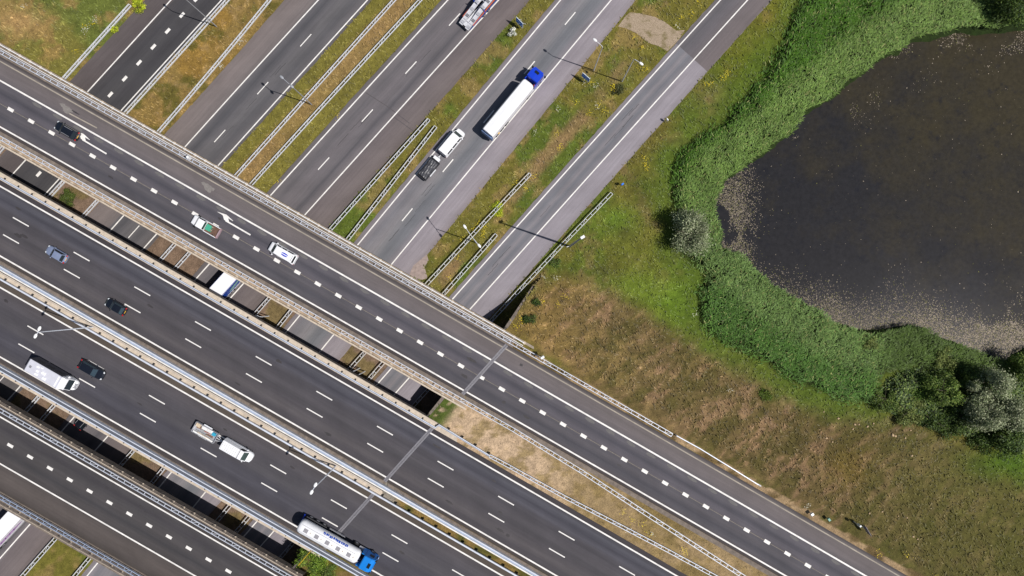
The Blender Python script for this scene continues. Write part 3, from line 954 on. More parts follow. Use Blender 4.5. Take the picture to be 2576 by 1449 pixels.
# paver crossing between road 4 and the ramp
pv = [(800, 200), (850, 130), (890, 92), (960, 100), (1080, 128), (1160, 170), (1240, 232), (1305, 226), (1260, 300), (1172, 388), (1150, 372), (1100, 345), (1030, 325), (985, 285), (930, 245), (850, 210)]
mb = MB(); mb.sheet([P(1288 + x / 3, y / 3) for x, y in reversed(pv)], .006)
M_pav = bpy.data.materials.new('concrete_pavers'); t, p = nt(M_pav)
tc = t.nodes.new('ShaderNodeTexCoord')
mpn = t.nodes.new('ShaderNodeMapping'); mpn.inputs['Rotation'].default_value = (0, 0, math.radians(42))
t.links.new(tc.outputs['Object'], mpn.inputs['Vector'])
bk = t.nodes.new('ShaderNodeTexBrick'); bk.inputs['Scale'].default_value = 2.2
bk.inputs['Color1'].default_value = (*A(206, 184, 160), 1); bk.inputs['Color2'].default_value = (*A(184, 162, 140), 1); bk.inputs['Mortar'].default_value = (*A(120, 106, 80), 1)
bk.inputs['Mortar Size'].default_value = .04
t.links.new(mpn.outputs[0], bk.inputs['Vector'])
cm = mix(t, bk.outputs['Color'], A(118, 106, 64), maprange(t, noise(t, .55, 5.0, tc.outputs['Object'], .7), 0, .9, .5, .68))
t.links.new(mul(t, cm, maprange(t, noise(t, 6, 3.0, tc.outputs['Object']), .8, 1.2)), p.inputs['Base Color'])
p.inputs['Roughness'].default_value = .95
tag(build('path', mb, M_pav), 'pale concrete paver crossing between the ramp and the next road', None, None, 'structure')

# ------------------------------------------------------------------ water
m = bpy.data.materials.new('pond_water'); t, p = nt(m)
tc = t.nodes.new('ShaderNodeTexCoord'); ob = tc.outputs['Object']
sx = t.nodes.new('ShaderNodeSeparateXYZ'); t.links.new(ob, sx.inputs[0])
def lincomb(a, b, c):
    m1 = t.nodes.new('ShaderNodeMath'); m1.operation = 'MULTIPLY_ADD'; t.links.new(sx.outputs[0], m1.inputs[0]); m1.inputs[1].default_value = a; m1.inputs[2].default_value = c
    m2 = t.nodes.new('ShaderNodeMath'); m2.operation = 'MULTIPLY_ADD'; t.links.new(sx.outputs[1], m2.inputs[0]); m2.inputs[1].default_value = b; t.links.new(m1.outputs[0], m2.inputs[2])
    return m2.outputs[0]
def madd(a, k, b):
    m1 = t.nodes.new('ShaderNodeMath'); m1.operation = 'MULTIPLY_ADD'; t.links.new(a, m1.inputs[0]); m1.inputs[1].default_value = k
    t.links.new(b, m1.inputs[2]); return m1.outputs[0]
base = (.0205, .0198, .0215)
# weed beds grow toward the upper right of the pond, a pale cloud reflection is painted in toward the lower shore
wbed = madd(noise(t, .075, 7.0, ob, .72), 1.6, lincomb(.009, .011, -1.62))
weed = mix(t, base, (.039, .0325, .019), maprange(t, wbed, 0, 1, -.16, .40))
cloud_sheen = madd(noise(t, .05, 4.0, ob, .5), 1.5, lincomb(.004, -.022, -.95))
weed = mix(t, weed, (.040, .038, .042), maprange(t, cloud_sheen, 0, .8, .0, .5))
weed = mix(t, weed, (.012, .013, .019), maprange(t, noise(t, .45, 6.0, ob, .75), 0, .8, .55, .74))
weed = mul(t, weed, maprange(t, noise(t, 1.3, 8.0, ob, .85), .66, 1.36))
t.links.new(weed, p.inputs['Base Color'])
p.inputs['Roughness'].default_value = .12
p.inputs['IOR'].default_value = 1.33
b = t.nodes.new('ShaderNodeBump'); b.inputs['Strength'].default_value = .05; b.inputs['Distance'].default_value = .05
t.links.new(noise(t, 3.0, 4.0, ob), b.inputs['Height']); t.links.new(b.outputs[0], p.inputs['Normal'])
mb = MB(); mb.sheet([(30, -35), (150, -35), (150, 75), (30, 75)], -.55)
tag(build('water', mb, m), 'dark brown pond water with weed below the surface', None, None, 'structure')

# ------------------------------------------------------------------ grass, reeds, flowers, scum as stuff
M_leaf = vmat('leaves', .6, 3.0, .12, 0, .35, .12)
def blades(base, heights, length, width, ang, tilt, col):
    """leaf quads: base (n,3), leaning from the base to a tip"""
    n = len(base)
    ca, sa = np.cos(ang), np.sin(ang)
    ct, st = np.cos(tilt), np.sin(tilt)
    d = np.stack([ca * ct, sa * ct, st], 1) * length[:, None]
    s = np.stack([-sa, ca, np.zeros(n)], 1) * (width / 2)[:, None]
    b0 = base.copy(); b0[:, 2] += heights
    V = np.stack([b0 - s * .7, b0 + s * .7, b0 + d * .55 + s, b0 + d * .55 - s, b0 + d * np.array([1, 1, .8]) + s * .15, b0 + d * np.array([1, 1, .8]) - s * .15], 1)
    Vf = V.reshape(-1, 3)
    k = np.arange(n)[:, None] * 6
    Fq = np.concatenate([k + np.array([[0, 1, 2, 3]]), k + np.array([[3, 2, 4, 5]])], 0)
    return Vf, Fq, np.repeat(col, 6, 0)

def rand_in(poly, n, grow=0.0):
    xs = [p[0] for p in poly]; ys = [p[1] for p in poly]
    out = []
    tot = 0
    while tot < n:
        x = rng.uniform(max(min(xs), -98), min(max(xs), 98), n); y = rng.uniform(max(min(ys), -57), min(max(ys), 58), n)
        ok = poly_sd(x, y, poly) < grow
        out.append(np.stack([x[ok], y[ok]], 1)); tot += ok.sum()
    return np.concatenate(out)[:n]

# reeds
pts = rand_in(reed_w, 260000, .5)
x, y = pts[:, 0], pts[:, 1]
sp = poly_sd(x, y, pond_w); srd = poly_sd(x, y, reed_w)
edge = 1.1 * (fbm(x, y, 2.2, 8) - .5)
ok = (sp > .1 + edge)
dens = np.clip(.35 + 1.5 * (fbm(x, y, 1.3, 9) - .28), 0, 1)
ok &= rng.random(len(x)) < dens * sstep(.6, -3.2, srd + 3.0 * (fbm(x, y, 2.4, 4) - .5))
x, y, sp, srd = x[ok], y[ok], sp[ok], srd[ok]
n = len(x)
hgt = (1.0 + 1.0 * fbm(x, y, 2.0, 2)) * sstep(.3, -2.5, srd) + .25
band = sstep(8.5, 5.0, sp)                                   # paler reed belt next to the water
g1 = np.array(A(126, 156, 74)); g2 = np.array(A(82, 124, 26)); g3 = np.array(A(176, 180, 110))
ddx, ddy = to_photo(x, y, 1)
low = sstep(420, 640, ddy)
cl = g2[None] * (1 - band[:, None]) + g1[None] * band[:, None]
cl = cl * (1 - low[:, None]) + (np.array(A(122, 152, 80))[None] * band[:, None] + np.array(A(96, 136, 56))[None] * (1 - band[:, None])) * low[:, None]
pick = rng.random(n)
cl = np.where((pick > .955)[:, None], g3[None] * .9, cl)
lowr = sstep(2160, 2260, ddx) * low
cl = cl * (1 - lowr[:, None]) + np.array(A(96, 120, 52))[None] * lowr[:, None]
cl = cl * rng.uniform(.55, 1.45, n)[:, None] * (.7 + .6 * fbm(x, y, 3.0, 6)[:, None])
base = np.stack([x, y, np.full(n, -.1)], 1)
V, Fq, C = blades(base, hgt, rng.uniform(.4, .95, n), rng.uniform(.05, .13, n), rng.normal(.75, .8, n), rng.uniform(.1, .9, n), cl)
tag(arr_mesh('reeds', V, Fq, M_leaf, C), 'dense green reed belt growing round the pond', 'reeds', None, 'stuff')

# tall grass in the meadows, on the bank and along the verges
def tufts(x, y, z, lmin, lmax, wid, gain, name, label):
    n = len(x)
    c, _ = zone_color(x, y, z)
    c = c * (rng.uniform(.6, 1.6, n) * (.85 + .3 * rng.random(n)))[:, None] * gain
    base = np.stack([x, y, z], 1)
    V, Fq, C = blades(base, np.zeros(n), rng.uniform(lmin, lmax, n), rng.uniform(*wid, n), rng.normal(2.2, .8, n), rng.uniform(.1, .8, n), c)
    tag(arr_mesh(name, V, Fq, M_leaf, C), label, 'grass', None, 'stuff')
x = rng.uniform(-96, 98, 210000); y = rng.uniform(-56, 57, 210000)
dx, dy = to_photo(x, y, 0)
ok = np.ones(len(x), bool)
for f, g in ROADS: ok &= ~((dx > f(dy) - 1.5) & (dx < g(dy) + 1.5))
ok &= ~((dy > UY(dx) - 85) & (dx < JX(dy) + 40))
ok &= poly_sd(x, y, reed_w) > -.5
ok &= poly_sd(dx, dy, [(1288 + a / 3, b / 3) for a, b in pv]) > -1
ok &= poly_sd(dx, dy, ap) > -1
bz, bd = bank_z(x, y)
rightside = ((x - W0.x) * wd.y - (y - W0.y) * wd.x) > 0
ok &= ~(rightside & (bz > .2))
ok &= rng.random(len(x)) < np.clip(.25 + 1.3 * (fbm(x, y, 1.5, 1) - .3), 0, 1)
tufts(x[ok], y[ok], np.full(ok.sum(), -.06), .25, .75, (.07, .2), 1.15, 'grass', 'short dry grass and herbs on the flat verges')
sel = rng.integers(0, len(ex), 120000)
x = ex[sel] + rng.uniform(-.2, .2, len(sel)); y = ey[sel] + rng.uniform(-.2, .2, len(sel)); z = ez[sel]
dx, dy = to_photo(x, y, z)
ok = (z > -.1) & (dx < 2640) & (dy < 1480) & (ed[sel] > .6)
ok &= rng.random(len(x)) < np.clip(.3 + 1.3 * (fbm(x, y, 1.5, 1) - .3), 0, 1)
tufts(x[ok], y[ok], z[ok] - .03, .25, .8, (.07, .2), 1.15, 'meadow_grass', 'brown dry meadow grass on the embankment slope')
ok = (z > 6.5) & (dx < 2640) & (dy < 1480) & (ed[sel] <= .6)
for yf, a, b in ((UY, -63, 142), (MY, -22, 203), (MY, 232, 470)): ok &= ~((dy > yf(dx) + a) & (dy < yf(dx) + b))
ok &= rng.random(len(x)) < np.clip(2.2 * (fbm(x, y, 1.2, 1) - .42), 0, 1)
tufts(x[ok], y[ok], z[ok] - .02, .15, .4, (.05, .1), .9, 'tufted_grass', 'thin grass tufts on the sandy strip between the high roads')

# floating scum on the pond
n = 420000
x = rng.uniform(34, 98, n); y = rng.uniform(-20, 52, n)
dx, dy = to_photo(x, y, -.5)
sp = poly_sd(x, y, pond_w)
dl = fbm(x, y, 5.5, 3, 5)
south = sstep(640, 900, dy)
west = np.exp(-(((dx - 1840) / 42) ** 2 + ((dy - 560) / 95) ** 2))
shore = sstep(-10, -.5, sp) ** 1.4
pr = np.clip((.0015 + 1.1 * south * shore + .30 * south * sstep(.5, .66, dl) + .9 * sstep(2250, 2560, dx) * sstep(700, 850, dy) * sstep(.4, .56, dl)) + 1.2 * west * sstep(.35, .5, dl) + .22 * shore * (1 - south) * sstep(.5, .65, dl), 0, 1)
ok = (sp < -.05) & (rng.random(n) < pr)
x, y = x[ok], y[ok]; n = len(x)
ang = rng.uniform(0, 6.28, n); r = rng.uniform(.025, .10, n) * rng.uniform(.7, 1.3, n); r2 = r * rng.uniform(.4, .9, n)
V = []
for k in range(6):
    a = 2 * math.pi * k / 6
    jx = r * math.cos(a) * rng.uniform(.8, 1.2, n); jy = r2 * math.sin(a) * rng.uniform(.8, 1.2, n)
    V.append(np.stack([x + jx * np.cos(ang) - jy * np.sin(ang), y + jx * np.sin(ang) + jy * np.cos(ang), np.full(n, -.54) + rng.uniform(.004, .03, n)], 1))
V = np.stack(V, 1).reshape(-1, 3)
Fq = np.arange(n * 6).reshape(n, 6)
c = np.array(A(176, 162, 144))[None] * (rng.uniform(.5, 1.15, n) * (.8 + .35 * sstep(2150, 2560, dx[ok])))[:, None]
c = np.where((rng.random(n) > .8)[:, None], np.array(A(120, 118, 70))[None], c)
M_scum = vmat('floating_scum', .9, 4.0, .2)
tag(arr_mesh('floating_scum', V, Fq, M_scum, np.repeat(c, 6, 0)), 'beige scum of dead leaves floating on the pond', 'pond scum', None, 'stuff')

# yellow and white wildflowers
def flowers(name, label, centres, per, spread, col, size):
    x = []; y = []
    for (cx, cy) in centres:
        q = P(cx, cy, .4)
        for _ in range(per):
            x.append(q.x + random.gauss(0, spread)); y.append(q.y + random.gauss(0, spread))
    x = np.array(x); y = np.array(y); n = len(x)
    z = np.full(n, .45) + rng.uniform(-.1, .15, n)
    bz, bd = bank_z(x, y)
    rs = ((x - W0.x) * wd.y - (y - W0.y) * wd.x) > 0
    z = z + np.where(rs & (bz > 0), bz, 0)
    ang = rng.uniform(0, 6.28, n); r = rng.uniform(.5, 1, n) * size
    V = np.stack([np.stack([x + r * np.cos(ang + k * 1.5708), y + r * np.sin(ang + k * 1.5708), z + .02 * (k % 2)], 1) for k in range(4)], 1).reshape(-1, 3)
    c = np.repeat(np.array(col)[None] * rng.uniform(.75, 1.1, n)[:, None], 4, 0)
    tag(arr_mesh(name, V, np.arange(n * 4).reshape(n, 4), M_leaf, c), label, 'flowers', None, 'stuff')
T3 = lambda x, y: (1288 + x / 3, y / 3)
yc = [T3(*q) for q in ((1625, 540), (1600, 560), (1590, 590), (1010, 520), (970, 520), (1000, 1190), (1005, 1240), (1020, 1270), (370, 1110), (360, 1100), (580, 855), (700, 835), (480, 770), (340, 1000), (760, 650), (765, 665), (600, 620), (660, 790), (1405, 25), (1360, 100), (1280, 130), (920, 280), (985, 360), (100, 1420), (30, 1380), (160, 1340), (1470, 630), (1495, 630))]
yc += [(1217, 584), (1213, 590), (1220, 570), (1204, 560), (1190, 575), (1160, 600), (1150, 650), (1130, 700), (1254, 540), (1310, 800), (1300, 816), (1420, 745), (1402, 765), (1365, 760), (1700, 1352), (1697, 1348), (1598, 1282), (1575, 1277), (1612, 1308), (1552, 1256), (2230, 1362), (2294, 1412), (2370, 1437), (2160, 1356), (233, 60), (213, 66), (193, 128), (850, 290), (700, 455)]
flowers('yellow_wildflowers', 'scattered yellow wildflowers in the green verges', yc, 16, .32, (.80, .62, .015), .08)
wc = [T3(*q) for q in ((1250, 205), (345, 825), (180, 1000), (640, 800), (630, 650), (545, 630))] + [(556, 166), (558, 170), (604, 110), (610, 100), (236, 52), (220, 70), (213, 78), (240, 48), (60, 15), (1370, 700), (1400, 700), (1990, 1242), (2270, 1420), (1620, 1310), (1565, 1300), (1830, 980), (1748, 791)]
flowers('white_wildflowers', 'small white flower heads scattered in the verges', wc, 14, .3, (.7, .68, .55), .08)

# ------------------------------------------------------------------ guardrails and railings
def resample(pts, step):
    out = [pts[0].copy()]; acc = 0
    L = [0]
    for a, b in zip(pts[:-1], pts[1:]): L.append(L[-1] + (b - a).length)
    s = step; i = 0
    while s < L[-1]:
        while L[i + 1] < s: i += 1
        out.append(pts[i].lerp(pts[i + 1], (s - L[i]) / (L[i + 1] - L[i]))); s += step
    return out

def sweep(mb, pts, off, w, z0, z1, mi=0):
    n = len(pts); rings = []
    for i, p in enumerate(pts):
        d = pts[min(i + 1, n - 1)] - pts[max(i - 1, 0)]; d.z = 0; d.normalize()
        s = Vector((-d.y, d.x, 0))
        a = p + s * (off - w / 2); b = p + s * (off + w / 2)
        rings.append([(a.x, a.y, p.z + z0), (b.x, b.y, p.z + z0), (b.x, b.y, p.z + z1), (a.x, a.y, p.z + z1)])
    mb.loft(rings)

_mesh = {}
def unit(name, mb, m):
    """shared mesh of a repeated part, kept without an object"""
    if name not in _mesh:
        o = build(name, mb, m); _mesh[name] = o.data
        bpy.data.objects.remove(o)
    return _mesh[name]
def inst(name, me, parent, loc, rz):
    o = bpy.data.objects.new(name, me); COL.objects.link(o)
    o.parent = parent; o.location = loc; o.rotation_euler = (0, 0, rz)
    return o

def guardrail(label, pts, width=.5, m=None, rail_w=.10, diag=3, step=1.333, phase=0, group='steel guardrails along the roads', strut_m=None):
    m = m or M_galv
    pts = resample(pts, step)
    root = thing('guardrail', label, 'guardrail', pts[0], 0, group)
    c = pts[0]
    for s in (-1, 1):
        mb = MB(); sweep(mb, pts, s * width / 2, rail_w, .46, .76)
        build('rail', mb, m, root, c)
    mb = MB(); mb.box(-.035, .035, -width / 2 + .05, width / 2 - .05, .60, .70)
    us = unit('cross_strut_%d_%s' % (int(width * 100), (strut_m or m).name), mb, strut_m or m)
    mb = MB(); mb.box(-.05, .05, -.04, .04, -.1, .57)
    up = unit('post', mb, m)
    n = len(pts)
    vis = []
    for i in range(n):
        d = pts[min(i + 1, n - 1)] - pts[max(i - 1, 0)]
        a = math.atan2(d.y, d.x)
        q = to_photo(pts[i].x, pts[i].y, pts[i].z)
        vis.append((i, a, -20 < q[0] < 2600 and -20 < q[1] < 1470))
    shown = [v for v in vis if v[2]]
    cov = lambda i: covered(pts[i])
    shown.sort(key=lambda v: cov(v[0]))
    for i, a, _ in shown[:100]:
        inst('cross_strut', us, root, pts[i] - c, a)
    rest = shown[100:]
    if rest:
        mb = MB()
        for i, a, _ in rest:
            R = Matrix.Rotation(a, 4, 'Z')
            mb.add([pts[i] - c + (R @ v.co) for v in us.vertices], [tuple(p.vertices) for p in us.polygons])
        tag(build('cross_strut', mb, m, root), kind='stuff')
    k = 0
    for i, a, ok in vis:
        if i % diag == phase and i + 1 < n and ok and k < 100 and not cov(i):
            L = (pts[i + 1] - pts[i]).length
            mb = MB(); mb.hexa([(0.05, -width / 2 + .05, .60), (.12, -width / 2 + .02, .60), (L - .05, width / 2 - .05, .60), (L - .12, width / 2 - .02, .60)],
                               [(0.05, -width / 2 + .05, .66), (.12, -width / 2 + .02, .66), (L - .05, width / 2 - .05, .66), (L - .12, width / 2 - .02, .66)])
            inst('diagonal_brace', unit('diagonal_brace_%d_%s' % (int(width * 100), m.name), mb, m), root, pts[i] - c, a); k += 1
    for i, a, ok in vis[::3]:
        if ok: inst('post', up, root, pts[i] - c, a)
    return root

def covered(p):
    """True for a point of the lower level that lies under a bridge"""
    if p.z > 3: return False
    k = F / (HC - ZD)
    x = CX + p.x * k; y = CY - p.y * k
    if x > JX(y): return False
    for yf, a, b in ((UY, -95, 162), (MY, -37, 472), (BY, -41, 224)):
        if yf(x) + a < y < yf(x) + b: return True
    return False

def lpath(pts, y0, y1, deg=2):
    f = fit(pts, deg)
    return [P(f(y), y, .7) - Vector((0, 0, .7)) for y in np.linspace(y0, y1, 24)]
GA = [(333, 5), (157, 200), (5, 372)]
GB = [(571, 0), (313, 287), (155, 458), (130, 490)]
GC = [(677, 0), (399, 331), (245, 503), (210, 543)]
GD = [(991, 0), (644, 386), (590, 443), (440, 613), (403, 656), (98, 996), (65, 1034)]
GE = [(1057, 0), (644, 448), (627, 467), (478, 635), (440, 678), (138, 1019), (100, 1058)]
GF = [(1059, 327), (910.7, 483), (829, 576), (679, 750), (646, 785), (338, 1133), (303, 1171), (143, 1353), (53, 1449)]
GG = [(1092, 320), (972, 483), (877, 601), (732, 780), (697, 821), (413, 1178), (382, 1214), (230, 1399), (187, 1449)]
GH = [(1333, 435), (1288, 490), (1072, 713), (921, 885), (884, 923), (578, 1273), (547, 1309)]
GI = [(1288, 553), (1237, 593), (1121, 736), (966, 913), (931, 950), (628, 1294), (597, 1338)]
GJ = [(1543, 485), (1288, 746), (1234, 803), (1081, 979), (1044, 1021), (741, 1363), (706, 1399)]
guardrail('guardrail on the left edge of the dark slip road, topped by a yellow green bush', lpath(GA, 12, 440), .5, phase=1)
guardrail('guardrail on the right edge of the dark slip road beside its white line', lpath(GB, -160, 640), .52)
guardrail('guardrail left of the carriageway with the far left dashes, beyond the dry verge', lpath(GC, -160, 780), .48, phase=2)
guardrail('left of the two long guardrails in the wide brown central verge', lpath(GD, -160, 1150), .5)
guardrail('right of the two long guardrails in the wide brown central verge', lpath(GE, -160, 1210), .5, phase=1)
guardrail('left guardrail in the narrow verge left of the white van with trailer', lpath(GF, 300, 1560), .55, rail_w=.085)
guardrail('right guardrail in the narrow verge left of the white van with trailer', lpath(GG, 318, 1560), .55, phase=2, rail_w=.085)
guardrail('guardrail through the flowery verge passing the yellow green bush', lpath(GH, 437, 1540), .56, rail_w=.085)
guardrail('guardrail on the right side of the flowery verge, beside the ramp road', lpath(GI, 590, 1560), .56, phase=1, rail_w=.085)
guardrail('guardrail on the pond side of the ramp road, ending at the wing wall', lpath(GJ, 486, 1560), .52, phase=2, rail_w=.085)

def bpath(yf, off, x0, x1, n=50):
    return [P(x, yf(x) + off, ZD + .7) - Vector((0, 0, .66)) for x in np.linspace(x0, x1, n)]
def ppath(pts, z=ZD + .7):
    return [P(x, y, z) - Vector((0, 0, z - ZD - .04)) for x, y in pts]
grp = 'steel guardrails on the overpass roads'
pu = bpath(UY, -72.5, -60, 1700)
guardrail('lattice guardrail on the upper edge of the upper overpass, left of the brown meadow', pu, .55, M_galvl, phase=0, group=grp)
# tail end of that guardrail: a single rail running down into the grass
tail = ppath([(1702, 1096), (1760, 1128), (1830, 1171), (1911, 1222)]); tail[-1].z -= .6
c = tail[0].copy()
root = thing('guardrail', 'plain single rail sloping into the grass at the end of the upper overpass guardrail', 'guardrail', c, 0, grp)
mb = MB(); sweep(mb, tail, 0, .15, .4, .74); build('rail', mb, M_galvl, root, c)
mb = MB(); mb.ell(tail[-1] + Vector((.2, -.1, .5)), .45, .14, .2, -.55); build('end_cap', mb, M_galv, root, c)
for p in tail[:-1]:
    mb = MB(); mb.box(p.x - .05, p.x + .05, p.y - .05, p.y + .05, p.z - .6, p.z + .4); build('post', mb, M_galv, root, c)
pl = bpath(UY, 144, -60, 1250, 40) + ppath([(1290, 1080), (1468, 1189), (1631, 1296), (1868, 1449), (1950, 1503)])
guardrail('white lattice guardrail along the lower edge of the upper overpass, continuing past the sandy strip', pl, .6, M_galvl, phase=1, group=grp, step=1.31)
pm = ppath([(1232, 1147), (1288, 1177), (1420, 1250), (1544, 1314), (1680, 1385), (1798, 1449), (1890, 1500)])
guardrail('lattice guardrail on the sandy strip above the three lane carriageway, right of the abutment', pm, .5, M_galvl, phase=0, group=grp)
guardrail('lattice guardrail on the upper edge of the lowest overpass, beside its thin railing', bpath(BY, -17, -60, 790, 30), .55, M_galvl, phase=2, group=grp)
guardrail('lattice guardrail on the bottom edge of the lowest overpass, above the white lorry', bpath(BY, 202, -60, 420, 24), .55, M_galv2, phase=1, group=grp)

def barrier(label, pts, bands, post_step, parent_group=grp, post_off=.2):
    """solid step barrier: bands = (offset, width, z0, z1, material, part name)"""
    c = pts[0].copy()
    root = thing('crash_barrier', label, 'crash barrier', c, 0, parent_group)
    for off, w, z0, z1, m, nm in bands:
        mb = MB(); sweep(mb, pts, off, w, z0, z1); build(nm, mb, m, root, c)
    if post_step:
        rp = resample(pts, post_step)
        mb = MB(); mb.box(-.05, .05, -.2, .2, -.05, .6)
        me = unit('barrier_post', mb, M_chassis if post_off > 0 else M_galv)
        k = 0
        for i, p in enumerate(rp):
            d = rp[min(i + 1, len(rp) - 1)] - rp[max(i - 1, 0)]; a = math.atan2(d.y, d.x)
            s = Vector((-d.y, d.x, 0)).normalized()
            q = to_photo(p.x, p.y, p.z)
            if -20 < q[0] < 2600 and -20 < q[1] < 1470 and k < 100:
                inst('post', me, root, p - c + s * post_off, a); k += 1
    return root
pmt = bpath(MY, -20.5, -60, 1095, 36) + ppath([(1104, 1069), (1170, 1109), (1232, 1147)])
barrier('bluish single rail barrier on the upper edge of the wide middle overpass', pmt, [(.06, .13, .42, .74, M_galvl, 'rail'), (-.12, .1, .42, .70, M_galv2, 'rail')], 2.67, post_off=.22)
barrier('wide blue grey step barrier on the upper side of the overpass median', bpath(MY, 205.5, -60, 1420),
        [(.24, .16, .05, .84, M_galvl, 'rail'), (0, .30, .05, .62, M_galv2, 'trough'), (-.28, .22, .05, .80, M_paint, 'rail')], 0)
barrier('narrow pale rail barrier on the lower side of the median with short dark posts', bpath(MY, 234.0, -60, 1420), [(0, .26, .35, .74, M_galvl, 'rail')], 2.67, post_off=.26)
barrier('bluish double step barrier along the lower edge of the wide middle overpass', bpath(MY, 459, -60, 930, 36),
        [(.34, .14, .05, .8, M_galvl, 'rail'), (.06, .40, .05, .58, mat('trough_grey', (.12, .13, .16), .5, .2), 'trough'), (-.28, .16, .05, .78, M_galvl, 'rail'), (-.5, .1, .05, .5, M_galv2, 'rail')], 2.67, post_off=-.5)
mb = MB(); sweep(mb, bpath(MY, 217.5, -60, 962, 30), 0, .12, -.02, .12)
build('cable_duct', mb, M_jdark, brM, brM.location)
mb = MB(); sweep(mb, bpath(MY, 221.5, -60, 955, 30), 0, .05, .1, .16)
build('cable_duct', mb, M_alu, brM, brM.location)

def railing(label, yf, offs, x0, x1, post_off, step, m, post_r, group='railings on the bridge edges'):
    pts = resample(bpath(yf, post_off, x0, x1, 40), step)
    c = pts[0].copy()
    root = thing('bridge_railing', label, 'railing', c, 0, group)
    for off, w, z0, z1 in offs:
        mb = MB(); sweep(mb, pts, off, w, z0, z1); build('rail', mb, m, root, c)
    mb = MB(); mb.tube([(0, 0, 0), (0, 0, .14)], post_r, 10); mb.tube([(0, 0, .1), (0, 0, 1.05)], .05, 6)
    me = unit('railing_post_%d' % int(post_r * 100), mb, M_concl)
    k = 0
    for i, p in enumerate(pts):
        q = to_photo(p.x, p.y, p.z)
        if -20 < q[0] < 2600 and -20 < q[1] < 1470 and k < 100:
            inst('post', me, root, p - c, -.52); k += 1
    return root
railing('thin white railing with round post feet on the upper edge of the upper overpass', UY, [(0.02, .13, .95, 1.05), (-.5, .09, .5, .56)], -60, 1338, -90, 2.04, M_lampwhite, .27)
railing('thick beige railing on the lower edge of the upper overpass, above the gap', UY, [(0, .17, .9, 1.05), (-.14, .06, .5, .58)], -60, 1160, 159, 2.04, M_concl, .32)
railing('row of thin rails on the upper edge of the lowest overpass', BY, [(.1, .06, .98, 1.05), (-.07, .05, .7, .76), (-.22, .05, .45, .5), (-.36, .05, .2, .26)], -60, 800, -33, 2.04, M_concl, .18)
railing('row of thin rails on the bottom edge of the lowest overpass, over the white lorry', BY, [(.12, .06, .98, 1.05), (-.04, .05, .7, .76), (-.2, .05, .45, .5)], -60, 430, 219, 2.04, M_concl, .18)

# ------------------------------------------------------------------ street furniture
def lamp(label, bx, by, bz, h, arms, head=(.42, .22), m=None, lean=(0, 0), r=.11, hm=None):
    c = P(bx, by, bz)
    root = thing('street_lamp', label, 'street lamp', c, 0, 'street lamps')
    mb = MB(); mb.tube([(0, 0, -.05), (0, 0, h * .5), (0, 0, h - .25)], [r, r * .8, r * .55], 10)
    build('pole', mb, m or M_lampgrey, root)
    for ang, L, rise in arms:
        a = math.radians(ang); ca, sa = math.cos(a), math.sin(a)
        mb = MB(); mb.tube([(0, 0, h - .3), (ca * .15 * L, sa * .15 * L, h - .12 + rise * .6), (ca * L, sa * L, h + rise)], [r * .5, r * .45, r * .4], 8)
        build('arm', mb, m or M_lampgrey, root)
        mb = MB(); mb.ell((ca * (L + head[0] * .8), sa * (L + head[0] * .8), h + rise + .03), head[0], head[1], .12, a)
        build('lamp_head', mb, hm or M_lampwhite, root)
    return root
lamp('tall lamp at the top left whose pole crosses the dark slip road', 545, 67, 0, 13.5, [(140, 1.2, .2)])
lamp('twin headed grey lamp standing in the wide brown central verge', 784, 263, 0, 12.6, [(138, 1.2, .2), (-42, .35, .2)], hm=M_lampgrey)
lamp('single armed white lamp whose head reaches over the pale carriageway', 1493.7, 177, 0, 12.3, [(143, 1.3, .25)], m=M_galv)
lamp('single armed white lamp whose head bends toward the ramp road', 1564.7, 205, 0, 12.3, [(-37, 1.1, .25)], m=M_galv)
lamp('twin headed white lamp among the yellow flowers in the wide green verge', 1199, 611, 0, 12.4, [(125, 1.9, .2), (-50, 1.35, .2)], m=M_galv)
lamp('tall median lamp with two white heads above the middle of the overpass at left', 233, 823, ZD + .15, 13.6, [(62, .3, .05), (-118, .3, .05)], (.42, .25), M_galvl, r=.12)
lamp('tall median lamp with two white heads near the lower expansion joint', 845, 1172, ZD + .15, 13.2, [(62, .3, .05), (-118, .3, .05)], (.42, .25), M_galvl, r=.12)
lamp('small white lamp in the gap above the railing, beside the mossy verge', 676, 795, 0, 3.6, [(172, .5, .1)], (.45, .22), M_galv)
lamp('small white lamp in the gap, left one of the pair beside the third verge', 905, 926, 0, 4.4, [(188, .5, .1)], (.45, .22), M_galv)
lamp('small white lamp in the gap, right one of the pair beside the third verge', 918, 934, 0, 4.4, [(195, .5, .1)], (.45, .22), M_galv)

